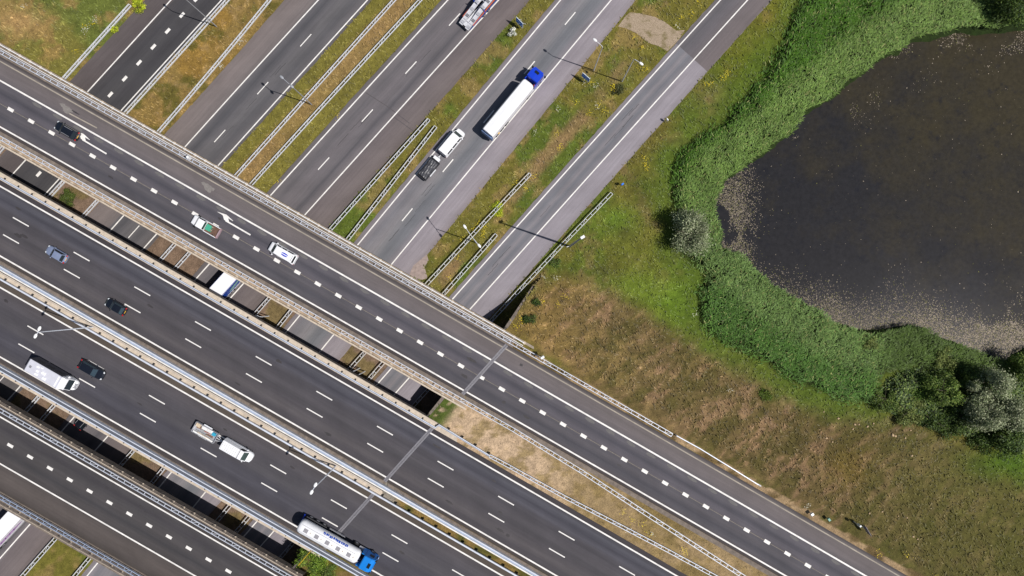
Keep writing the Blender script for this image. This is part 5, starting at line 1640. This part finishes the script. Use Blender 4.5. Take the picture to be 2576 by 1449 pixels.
# load of the open trailer: separate boards and pieces
Rl = Matrix.Rotation(HU, 4, 'Z')
loadc = {'pale timber': (.62, .5, .36), 'white board': (.75, .74, .72), 'brown board': (.2, .11, .07), 'grey board': (.3, .3, .31), 'red bar': (.5, .12, .06)}
for nm, x0, x1, y0, y1, z0, z1, a in (('white board', -1.9, 1.9, -.86, -.62, .63, .98, 0), ('white board', -.9, 1.2, .34, .84, .63, .96, .03), ('brown board', -1.7, -.6, .1, .45, .63, .9, .2), ('grey board', -1.6, 1.6, -.5, -.32, .63, .8, .02),
                                    ('grey board', -.9, .5, -.2, .12, .63, .78, -.1), ('pale timber', -2.0, -1.2, .2, .8, .63, .93, .05), ('red bar', -.2, .9, .2, .27, .97, 1.03, .06), ('brown board', .2, 1.5, -.28, -.05, .63, .8, .05), ('pale timber', -1.2, 1.3, -.62, -.54, .8, .9, -.02)):
    mb = MB(); mb.box(x0 - (x0 + x1) / 2, x1 - (x0 + x1) / 2, y0 - (y0 + y1) / 2, y1 - (y0 + y1) / 2, 0, z1 - z0)
    for zz in (.5,):
        mb.box(-(x1 - x0) * .49, (x1 - x0) * .49, -(y1 - y0) * .3, (y1 - y0) * .3, z1 - z0 + .001, z1 - z0 + .02)
    o = build('load_board', mb, mat(nm.replace(' ', '_'), loadc[nm], .8, var=.3, scale=4))
    o.location = t1.location + Rl @ Vector(((x0 + x1) / 2, (y0 + y1) / 2, z0)); o.rotation_euler = (0, 0, HU + a)
    side = 'along the lower side' if y1 < -.5 else ('in the middle' if y1 < .2 else 'along the upper side')
    tag(o, '%s %s %s of the open trailer%s' % ('long' if x1 - x0 > 2 else 'short', nm, side, ', on top of others' if z0 > .7 else ''), 'board', 'load on the open trailer')
mb = MB(); mb.box(-.3, .3, -.25, .25, 0, .38); mb.box(-.32, .32, -.27, .27, .38, .42)
o = build('blue_crate', mb, mat('turquoise_plastic', (.03, .34, .5), .5)); o.location = t1.location + Rl @ Vector((1.5, .5, .63)); o.rotation_euler = (0, 0, HU)
tag(o, 'turquoise crate at the front of the open trailer', 'crate')
# tarpaulin and tool box of the dark trailer
Rt = Matrix.Rotation(h4, 4, 'Z')
nx_, ny_ = 18, 10
mb = MB(); vs = []
for i in range(nx_ + 1):
    for j in range(ny_ + 1):
        u, v = i / nx_ * 2 - 1, j / ny_ * 2 - 1
        hgt = 1.12 + .28 * (1 - v * v) * (1 - .5 * u * u) + .06 * math.sin(9 * u + 3 * v) + .05 * math.sin(13 * v - 4 * u)
        if abs(u) > .97 or abs(v) > .97: hgt = .8
        vs.append((u * 1.98, v * .97, hgt))
fs = [(i * (ny_ + 1) + j, (i + 1) * (ny_ + 1) + j, (i + 1) * (ny_ + 1) + j + 1, i * (ny_ + 1) + j + 1) for i in range(nx_) for j in range(ny_)]
mb.add(vs, fs)
o = build('tarpaulin', mb, mat('charcoal_tarpaulin', (.05, .05, .058), .45, 0, .35, 2.5), t2)
mb = MB(); mb.box(2.12, 2.62, -.62, .62, .55, 1.15); mb.box(2.1, 2.64, -.64, .64, 1.15, 1.2); build('tool_box', mb, M_white, t2)

# motorhome
def motorhome():
    H = 2.85; L = 7.7; w = 1.14; h2 = L / 2
    q = P(115.5, 944.5, ZR + H); q.z = ZR
    root = thing('motorhome', 'white motorhome with roof hatches driving on the lower edge line', 'motorhome', q, HU)
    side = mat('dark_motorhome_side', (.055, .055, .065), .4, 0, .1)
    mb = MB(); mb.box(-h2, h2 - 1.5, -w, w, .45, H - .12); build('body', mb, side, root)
    mb = MB(); rings = []
    for x, k, z in ((-h2 - .02, .9, H - .25), (-h2 + .25, .98, H), (h2 - 2.0, .98, H), (h2 - 1.3, .95, H + .02)):
        rings.append([(x, -w * k - .01, H - .32), (x, -w * k, z - .06), (x, -w * k * .9, z), (x, w * k * .9, z), (x, w * k, z - .06), (x, w * k + .01, H - .32)])
    mb.loft(rings); build('roof', mb, mat('grey_white_roof', (.56, .56, .62), .5, 0, .05), root)
    mb = MB(); rings = []
    for x, k, z0, z1 in ((h2 - 1.9, .96, H - .7, H + .03), (h2 - 1.2, .95, H - .8, H - .02), (h2 - .75, .85, H - .85, H - .3), (h2 - .55, .8, H - .9, H - .75)):
        rings.append([(x, -w * k, z0), (x, -w * k, z1 - .08), (x, -w * k * .85, z1), (x, w * k * .85, z1), (x, w * k, z1 - .08), (x, w * k, z0)])
    mb.loft(rings); build('overcab', mb, M_white, root)
    mb = MB(); shell(mb, [(h2 - 1.9, 1.04, 1.25), (h2 - .7, 1.04, 1.25), (h2 - .15, 1.0, 1.12), (h2 + .2, .92, .95), (h2 + .42, .76, .8), (h2 + .5, .5, .6)]); build('cab', mb, M_white, root)
    mb = MB(); mb.hexa([(h2 + .3, -.5, .5), (h2 + .53, -.5, .5), (h2 + .53, .5, .5), (h2 + .3, .5, .5)], [(h2 + .12, -.5, 1.0), (h2 + .42, -.42, .86), (h2 + .42, .42, .86), (h2 + .12, .5, 1.0)]); build('grille', mb, mat('grille_grey', (.25, .25, .27), .5), root)
    B = [(h2 - .55, -.92, 1.15), (h2 - .12, -.92, 1.1), (h2 - .12, .92, 1.1), (h2 - .55, .92, 1.15)]
    mb = MB(); mb.hexa([(h2 - 1.6, -.97, 1.15), (h2 + .05, -1.02, 1.1), (h2 + .05, 1.02, 1.1), (h2 - 1.6, 1.03, 1.15)], [(h2 - 1.6, -1.0, 2.1), (h2 - .66, -.98, 2.05), (h2 - .66, .98, 2.05), (h2 - 1.6, 1.0, 2.1)]); build('cab_frame', mb, M_white, root)
    mb = MB(); mb.panel([(h2 + .05, -1.02, 1.1), (h2 + .05, 1.02, 1.1), (h2 - .66, .98, 2.05), (h2 - .66, -.98, 2.05)], .03, .03, .015, .03); build('windscreen', mb, M_glass, root)
    for s in (-1, 1):
        for x0, x1 in ((-3.0, -1.8), (-1.2, .1), (.6, 1.9)):
            mb = MB(); mb.box(x0, x1, s * w - .015, s * w + .015, 1.4, 2.1); build('side_window', mb, M_glass, root)
        mb = MB(); mb.box(h2 - 1.0, h2 - .8, s * 1.15 - .14, s * 1.15 + .14, 1.3, 1.65); build('mirror', mb, M_white, root)
        mb = MB(); mb.ell((h2 - .02, s * .66, .82), .2, .18, .14, -s * .5); build('headlight', mb, M_clear, root)
        mb = MB(); mb.box(-h2 - .03, -h2 + .02, s * .95 - .07, s * .95 + .07, .7, 1.3); build('tail_light', mb, M_red, root)
    hm = M_white
    for x, y, sx, sy in ((-1.85, .62, .5, .38), (-1.6, -.05, .48, .42), (-1.55, -.62, .62, .42), (-.55, .12, .8, .5), (-.05, -.62, .66, .46), (-1.15, .78, .3, .26)):
        mb = MB(); mb.hexa([(x - sx / 2, y - sy / 2, H - .01), (x + sx / 2, y - sy / 2, H - .01), (x + sx / 2, y + sy / 2, H - .01), (x - sx / 2, y + sy / 2, H - .01)], [(x - sx * .42, y - sy * .42, H + .12), (x + sx * .42, y - sy * .42, H + .12), (x + sx * .42, y + sy * .42, H + .12), (x - sx * .42, y + sy * .42, H + .12)])
        build('roof_hatch', mb, hm, root)
    mb = MB(); mb.box(-3.2, -2.75, -.2, .2, H, H + .05); build('roof_vent', mb, M_alu, root)
    for k in (-1, 1):
        mb = MB(); mb.box(-3.15, -2.85, k * .11 - .03, k * .11 + .03, H + .052, H + .07); build('vent_grille', mb, M_chassis, root)
    wheels(root, (-h2 + 1.9, h2 - 1.1), 1.08, .36, .24)
motorhome()

# lorries
def tractor(root, x0, paint, H=3.5, w=1.2, deck=True, red=False):
    """cab with its front at x0 (local), looking along +x"""
    mb = MB(); mb.box(x0 - 5.6, x0 - .4, -.45, .45, .55, .85); build('chassis', mb, M_chassis, root)
    mb = MB(); rings = []
    for x, k, z in ((x0 - 2.3, .97, H - .12), (x0 - 2.15, 1, H), (x0 - .9, 1, H - .02), (x0 - .35, .97, H - .35), (x0 - .08, .92, 1.9), (x0, .84, 1.5)):
        rings.append([(x, -w * k, .55), (x, -w * k, z - .18), (x, -w * k * .93, z - .04), (x, 0, z), (x, w * k * .93, z - .04), (x, w * k, z - .18), (x, w * k, .55)])
    mb.loft(rings); build('cab', mb, paint, root)
    mb = MB(); mb.panel([(x0 - .02, -w * .9, 1.75), (x0 - .02, w * .9, 1.75), (x0 - .38, w * .9, H - .5), (x0 - .38, -w * .9, H - .5)], .03, .05, .06, .1); build('windscreen', mb, M_glass, root)
    for s in (-1, 1):
        mb = MB(); mb.box(x0 - 1.5, x0 - .7, s * w - .02, s * w + .02, 1.8, 2.6); build('side_window', mb, M_glass, root)
        mb = MB(); mb.box(x0 - .35, x0 - .15, s * (w + .22) - .14, s * (w + .22) + .14, 1.9, 2.7); build('mirror', mb, M_black, root)
        mb = MB(); mb.box(x0 - .03, x0 + .05, s * w * .7 - .18, s * w * .7 + .18, .75, .98); build('headlight', mb, M_clear, root)
        mb = MB(); mb.box(x0 - 2.9, x0 - 2.3, s * 1.12 - .06, s * 1.12 + .06, .6, H - .5); build('side_fairing', mb, paint, root)
        mb = MB(); mb.tube([(x0 - 3.8, s * .9, .75), (x0 - 2.7, s * .9, .75)], .3, 10); build('fuel_tank', mb, M_alu, root)
    mb = MB(); mb.box(x0 - .6, x0 - .1, -w * .8, w * .8, H - .5, H - .42); build('sun_visor', mb, paint, root)
    mb = MB(); mb.box(x0 - 1.1, x0 - .62, -.42, .42, H - .02, H + .04); build('roof_hatch', mb, M_glass, root)
    mb = MB(); mb.box(x0 - 4.6, x0 - 3.7, -.5, .5, .86, 1.15); build('fifth_wheel', mb, M_chassis, root)
    for k in range(3):
        mb = MB(); mb.tube([(x0 - 2.6, -.4 + .35 * k, 1.0), (x0 - 2.9, -.4 + .35 * k, 1.9), (x0 - 3.2, -.3 + .3 * k, 1.2)], .04, 6); build('air_hose', mb, M_red if red and k == 0 else M_black, root)
    if red:
        mb = MB(); mb.ell((x0 - 2.75, -.95, 2.6), .25, .2, .25); build('marker_lamp', mb, M_red, root)
    wheels(root, (x0 - 1.35, x0 - 4.5), 1.22, .5, .34)

def tank_ring(x, ry, rz, zc, n=20, flat=.0):
    return [(x, ry * math.copysign(abs(math.cos(2 * math.pi * k / n)) ** .8, math.cos(2 * math.pi * k / n)), zc + rz * math.copysign(abs(math.sin(2 * math.pi * k / n)) ** .8, math.sin(2 * math.pi * k / n))) for k in range(n)]

def tanker():
    q = P(823.6, 1366.5, ZR + 3.5); q.z = ZR
    root = thing('tank_lorry', 'white tank lorry with a bright blue cab and five grey roof hatches', 'lorry', q, HU + .01)
    L = 11.5
    mb = MB(); rings = []
    for x, k in ((-L / 2 - .05, .3), (-L / 2 + .08, .75), (-L / 2 + .35, .94), (-L / 2 + .8, 1), (L / 2 - .8, 1), (L / 2 - .35, .95), (L / 2 - .08, .78), (L / 2 + .05, .35)):
        rings.append(tank_ring(x, 1.22 * k, 1.08 * k, 2.35))
    mb.loft(rings); build('tank', mb, M_white, root, smooth=True)
    for k in range(5):
        x = -4.15 + k * 2.05
        mb = MB(); mb.box(x - .36, x + .36, -.33, .33, 3.40, 3.47); build('hatch', mb, mat('hatch_grey', (.27, .26, .28), .7, 0, .1), root)
        mb = MB(); mb.ell((x + .9, 0, 3.44), .14, .14, .06); build('vent_cap', mb, mat('cream_cap', (.62, .55, .46), .6), root)
    for s in (-1, 1):
        mb = MB(); mb.tube([(-5.1, s * .62, 3.34), (5.0, s * .62, 3.34)], .035, 6); build('spill_rail', mb, mat('spill_rail_grey', (.42, .42, .44), .5), root)
    # blue lettering strokes along the upper left flank of the tank
    ink = mat('lettering_blue', (.01, .07, .45), .4)
    r_ = random.Random(4)
    xx = -1.4
    while xx < 3.3:
        wl = r_.uniform(.14, .3); v0 = r_.uniform(.42, .5)
        a0 = v0; a1 = v0 + r_.uniform(.28, .42)
        ps = []
        for a in (a0, a1):
            yy = 1.235 * math.cos(a) ** .8; zz = 2.35 + 1.095 * math.sin(a) ** .8
            ps.append((yy, zz))
        mb = MB(); nn = Vector((0, ps[0][0], ps[0][1] - 2.35)).normalized() * .02
        mb.hexa([(xx, ps[0][0] - .03, ps[0][1] - .03), (xx + wl, ps[0][0] - .03, ps[0][1] - .03), (xx + wl, ps[1][0] - .03, ps[1][1] - .03), (xx, ps[1][0] - .03, ps[1][1] - .03)],
                [(xx, ps[0][0] + .025, ps[0][1] + .025), (xx + wl, ps[0][0] + .025, ps[0][1] + .025), (xx + wl, ps[1][0] + .03, ps[1][1] + .03), (xx, ps[1][0] + .03, ps[1][1] + .03)])
        build('lettering', mb, ink, root)
        xx += wl + r_.uniform(.05, .16)
    mb = MB(); mb.box(-5.6, 4.9, -.55, .55, .8, 1.35); build('trailer_frame', mb, M_chassis, root)
    for s in (-1, 1):
        mb = MB(); mb.box(-5.4, -1.5, s * 1.16 - .12, s * 1.16 + .12, 1.12, 1.2); build('mudguard', mb, M_chassis, root)
        mb = MB(); mb.box(-1.0, 2.0, s * 1.18 - .03, s * 1.18 + .03, .55, .95); build('side_guard', mb, M_alu, root)
    mb = MB(); mb.box(-5.95, -5.8, -1.2, 1.2, .55, .85); build('bumper', mb, M_blue, root)
    wheels(root, (-4.7, -3.4, -2.1), 1.24, .5, .36)
    tractor(root, 8.75, M_blue2, 3.45, 1.2)
tanker()

def box_lorry(label, x, y, z, heading, L, paint_roof, side, cab=None, rounded=False, H=3.95):
    q = P(x, y, z + H); q.z = z
    root = thing('lorry', label, 'lorry', q, heading, 'lorries on the lower roads')
    w = 1.25; h2 = L / 2
    if rounded:
        mb = MB(); rings = []
        for xx, k in ((-h2 - .02, .5), (-h2 + .03, .96), (-h2 + .25, 1), (h2 - .5, 1), (h2 - .18, .94), (h2, .75), (h2 + .05, .4)):
            rings.append([(xx, -w * .98 * k, 1.35), (xx, -w * k, 2.2), (xx, -w * k * .97, H - .55), (xx, -w * k * .78, H - .12 - (1 - k) * .8), (xx, 0, H - (1 - k) * .9), (xx, w * k * .78, H - .12 - (1 - k) * .8), (xx, w * k * .97, H - .55), (xx, w * k, 2.2), (xx, w * .98 * k, 1.35)])
        mb.loft(rings); build('cargo_body', mb, paint_roof, root)
        mb = MB(); mb.box(-h2 - .3, -h2 - .03, -w * .95, w * .95, 1.0, 2.9); build('rear_frame', mb, mat('rear_frame_blue', (.10, .16, .30), .5), root)
    else:
        mb = MB(); mb.box(-h2, h2, -w, w, 1.1, H - .03); build('cargo_body', mb, side, root)
        mb = MB(); mb.hexa([(-h2 - .02, -w - .02, H - .14), (h2 + .02, -w - .02, H - .14), (h2 + .02, w + .02, H - .14), (-h2 - .02, w + .02, H - .14)], [(-h2 + .05, -w + .05, H), (h2 - .05, -w + .05, H), (h2 - .05, w - .05, H), (-h2 + .05, w - .05, H)])
        build('roof', mb, paint_roof, root)
        for xx in (-h2 - .02, h2 + .02):
            mb = MB(); mb.box(xx - .03, xx + .03, -w * .96, w * .96, 1.2, H - .2); build('end_door', mb, M_white, root)
    mb = MB(); mb.box(-h2 + .1, h2 - .1, -.5, .5, .7, 1.12); build('trailer_frame', mb, M_chassis, root)
    for s in (-1, 1):
        mb = MB(); mb.box(-h2 + 4.6, h2 - 3.6, s * 1.2 - .03, s * 1.2 + .03, .55, 1.05); build('side_guard', mb, M_alu, root)
        mb = MB(); mb.box(-h2 - .06, -h2 + .02, s * 1.0 - .16, s * 1.0 + .16, .9, 1.08); build('tail_light', mb, M_red, root)
    wheels(root, (-h2 + 1.3, -h2 + 2.6, -h2 + 3.9), 1.25, .5, .36)
    return root
tr_ = box_lorry('long white lorry trailer with a dark blue cab on the pale carriageway', 1278.5, 268.8, 0, h4 + .005, 11.6, M_white, M_white, rounded=True, H=3.9)
tractor(tr_, 8.9, M_blue, 3.45, 1.2, red=True)
mb = MB(); mb.box(-4.4, -4.0, -1.32, -1.24, .9, 1.3); build('wheel_chock', mb, M_yel, tr_)
t13 = box_lorry('lorry with a white roof and blue flank passing through the gap under the overpass', 562, 712, 0, h3, 9.5, M_white, mat('flank_blue', (.012, .055, .33), .4, 0, .1))
tractor(t13, 4.75 + 2.6, M_blue, 3.3, 1.2)
# pale swoosh on the blue flank
mb = MB()
for x0, x1, z0, z1 in ((-1.0, .2, 1.7, 2.6),):
    pass
mb.add([(-1.1, -1.27, 1.9), (-.2, -1.27, 1.75), (1.6, -1.27, 2.4), (2.2, -1.27, 3.1), (1.2, -1.27, 3.0), (-.3, -1.27, 2.6)], [tuple(range(6))])
build('swoosh', mb, mat('swoosh_green', (.22, .42, .36), .5, 0, .5, 1.2), t13)
mb = MB(); mb.box(-4.7, 4.7, -1.275, -1.265, 1.12, 1.28); build('trim_stripe', mb, M_white, t13)
t15 = box_lorry('white lorry with a purple panel on its flank at the lower left corner', 39 - 52, 1290.6 + 57, 0, h3 - .01, 13.4, M_white, mat('flank_white', (.70, .68, .72), .4, 0, .05))
mb = MB(); mb.add([(-2.2, -1.27, 2.0), (1.6, -1.27, 2.0), (3.9, -1.27, 2.35), (2.3, -1.27, 2.75), (-2.2, -1.27, 2.75)], [tuple(range(5))])
build('purple_panel', mb, mat('panel_lilac', (.5, .32, .55), .5, 0, .15, 2), t15)
mb = MB()
for a, b in (((-2.2, 2.0), (1.6, 2.0)), ((1.6, 2.0), (3.9, 2.35)), ((3.9, 2.35), (2.3, 2.75)), ((2.3, 2.75), (-2.2, 2.75))):
    p0 = Vector((a[0], -1.275, a[1])); p1 = Vector((b[0], -1.275, b[1])); d = (p1 - p0).normalized(); s = Vector((-d.z, 0, d.x)) * .05
    g = Vector((0, -.02, 0))
    mb.hexa([p0 - s, p1 - s, p1 + s, p0 + s], [p0 - s + g, p1 - s + g, p1 + s + g, p0 + s + g])
for k in range(4):
    p0 = Vector((-1.6 + k * 1.1, -1.275, 2.12)); p1 = Vector((-1.2 + k * 1.1, -1.275, 2.62)); s = Vector((.06, 0, -.05)); g = Vector((0, -.02, 0))
    mb.hexa([p0 - s, p1 - s, p1 + s, p0 + s], [p0 - s + g, p1 - s + g, p1 + s + g, p0 + s + g])
build('lettering', mb, mat('panel_purple', (.16, .03, .22), .5), t15)
tractor(t15, 6.7 + 2.7, M_white, 3.4, 1.2)

# car transporter at the top of the photo
q = P(1164, 60, 2.6); q.z = 0
hh = math.atan2(483, 430)
root = thing('car_transporter', 'empty grey car transporter with red side frames at the top edge of the photo', 'lorry', q + Vector((math.cos(hh) * 5.9, math.sin(hh) * 5.9, 0)), hh)
L = 11.6; h2 = L / 2; w = 1.22
Mdk = mat('ramp_grey', (.40, .40, .43), .5, .2, .2, 4); Mdkl = mat('ramp_pale', (.62, .62, .65), .5, .1, .1, 4)
mb = MB(); mb.box(-h2, h2, -.5, .5, .6, 1.0); build('chassis', mb, M_chassis, root)
for s in (-1, 1):
    mb = MB(); mb.hexa([(-h2, s * .72 - .38, 1.0), (-1.5, s * .72 - .38, 2.2), (-1.5, s * .72 + .38, 2.2), (-h2, s * .72 + .38, 1.0)], [(-h2, s * .72 - .38, 1.1), (-1.5, s * .72 - .38, 2.3), (-1.5, s * .72 + .38, 2.3), (-h2, s * .72 + .38, 1.1)]); build('ramp', mb, Mdkl, root)
    mb = MB(); mb.box(-1.5, h2, s * .72 - .38, s * .72 + .38, 2.5, 2.6); build('upper_deck', mb, Mdkl, root)
    for k in range(8):
        mb = MB(); xx = -h2 + .5 + k * 1.35; zz = 1.12 + 1.2 * min(1, max(0, (xx + h2) / (h2 - 1.5))) if xx < -1.5 else 2.61
        mb.box(xx - .25, xx + .25, s * .72 - .3, s * .72 + .3, zz, zz + .05); build('deck_grating', mb, mat('deck_shade', (.16, .16, .18), .6) if k % 3 == 1 else Mdk, root)
    for off in (-.36, .36):
        mb = MB(); mb.tube([(-h2, s * .72 + off, 1.15), (-1.5, s * .72 + off, 2.36), (h2, s * .72 + off, 2.66)], .04, 6); build('deck_rail', mb, mat('deck_rail_grey', (.66, .66, .7), .5), root)
    mb = MB(); mb.hexa([(-h2 + 1.2, s * w - .06, 1.3), (h2, s * w - .06, 2.4), (h2, s * w + .06, 2.4), (-h2 + 1.2, s * w + .06, 1.3)], [(-h2 + 1.2, s * w - .06, 1.5), (h2, s * w - .06, 2.75), (h2, s * w + .06, 2.75), (-h2 + 1.2, s * w + .06, 1.5)]); build('side_frame', mb, mat('frame_red', (.55, .12, .07), .5), root)
    for xx in (-1.5, 2.0, 5.0):
        mb = MB(); mb.box(xx - .07, xx + .07, s * w - .07, s * w + .07, .9, 2.7); build('pillar', mb, M_blue, root)
    mb = MB(); mb.box(-h2 + .4, h2, s * 1.2 - .03, s * 1.2 + .03, .7, 1.1); build('side_guard', mb, mat('guard_blue', (.05, .09, .3), .5), root)
mb = MB(); mb.box(-h2 + .2, h2, -.3, .3, 1.2, 1.3); build('lower_deck', mb, Mdkl, root)
for k in range(5):
    mb = MB(); mb.box(-h2 + 1 + 2.2 * k, -h2 + 1.15 + 2.2 * k, -1.1, 1.1, 1.32, 1.42) if k < 2 else mb.box(-h2 + 1 + 2.2 * k, -h2 + 1.15 + 2.2 * k, -1.1, 1.1, 2.4, 2.49)
    build('cross_member', mb, Mdk, root)
wheels(root, (-1.6, -.4, 4.4), 1.25, .42, .34)
tractor(root, h2 + 2.9, M_blue, 3.3, 1.2)
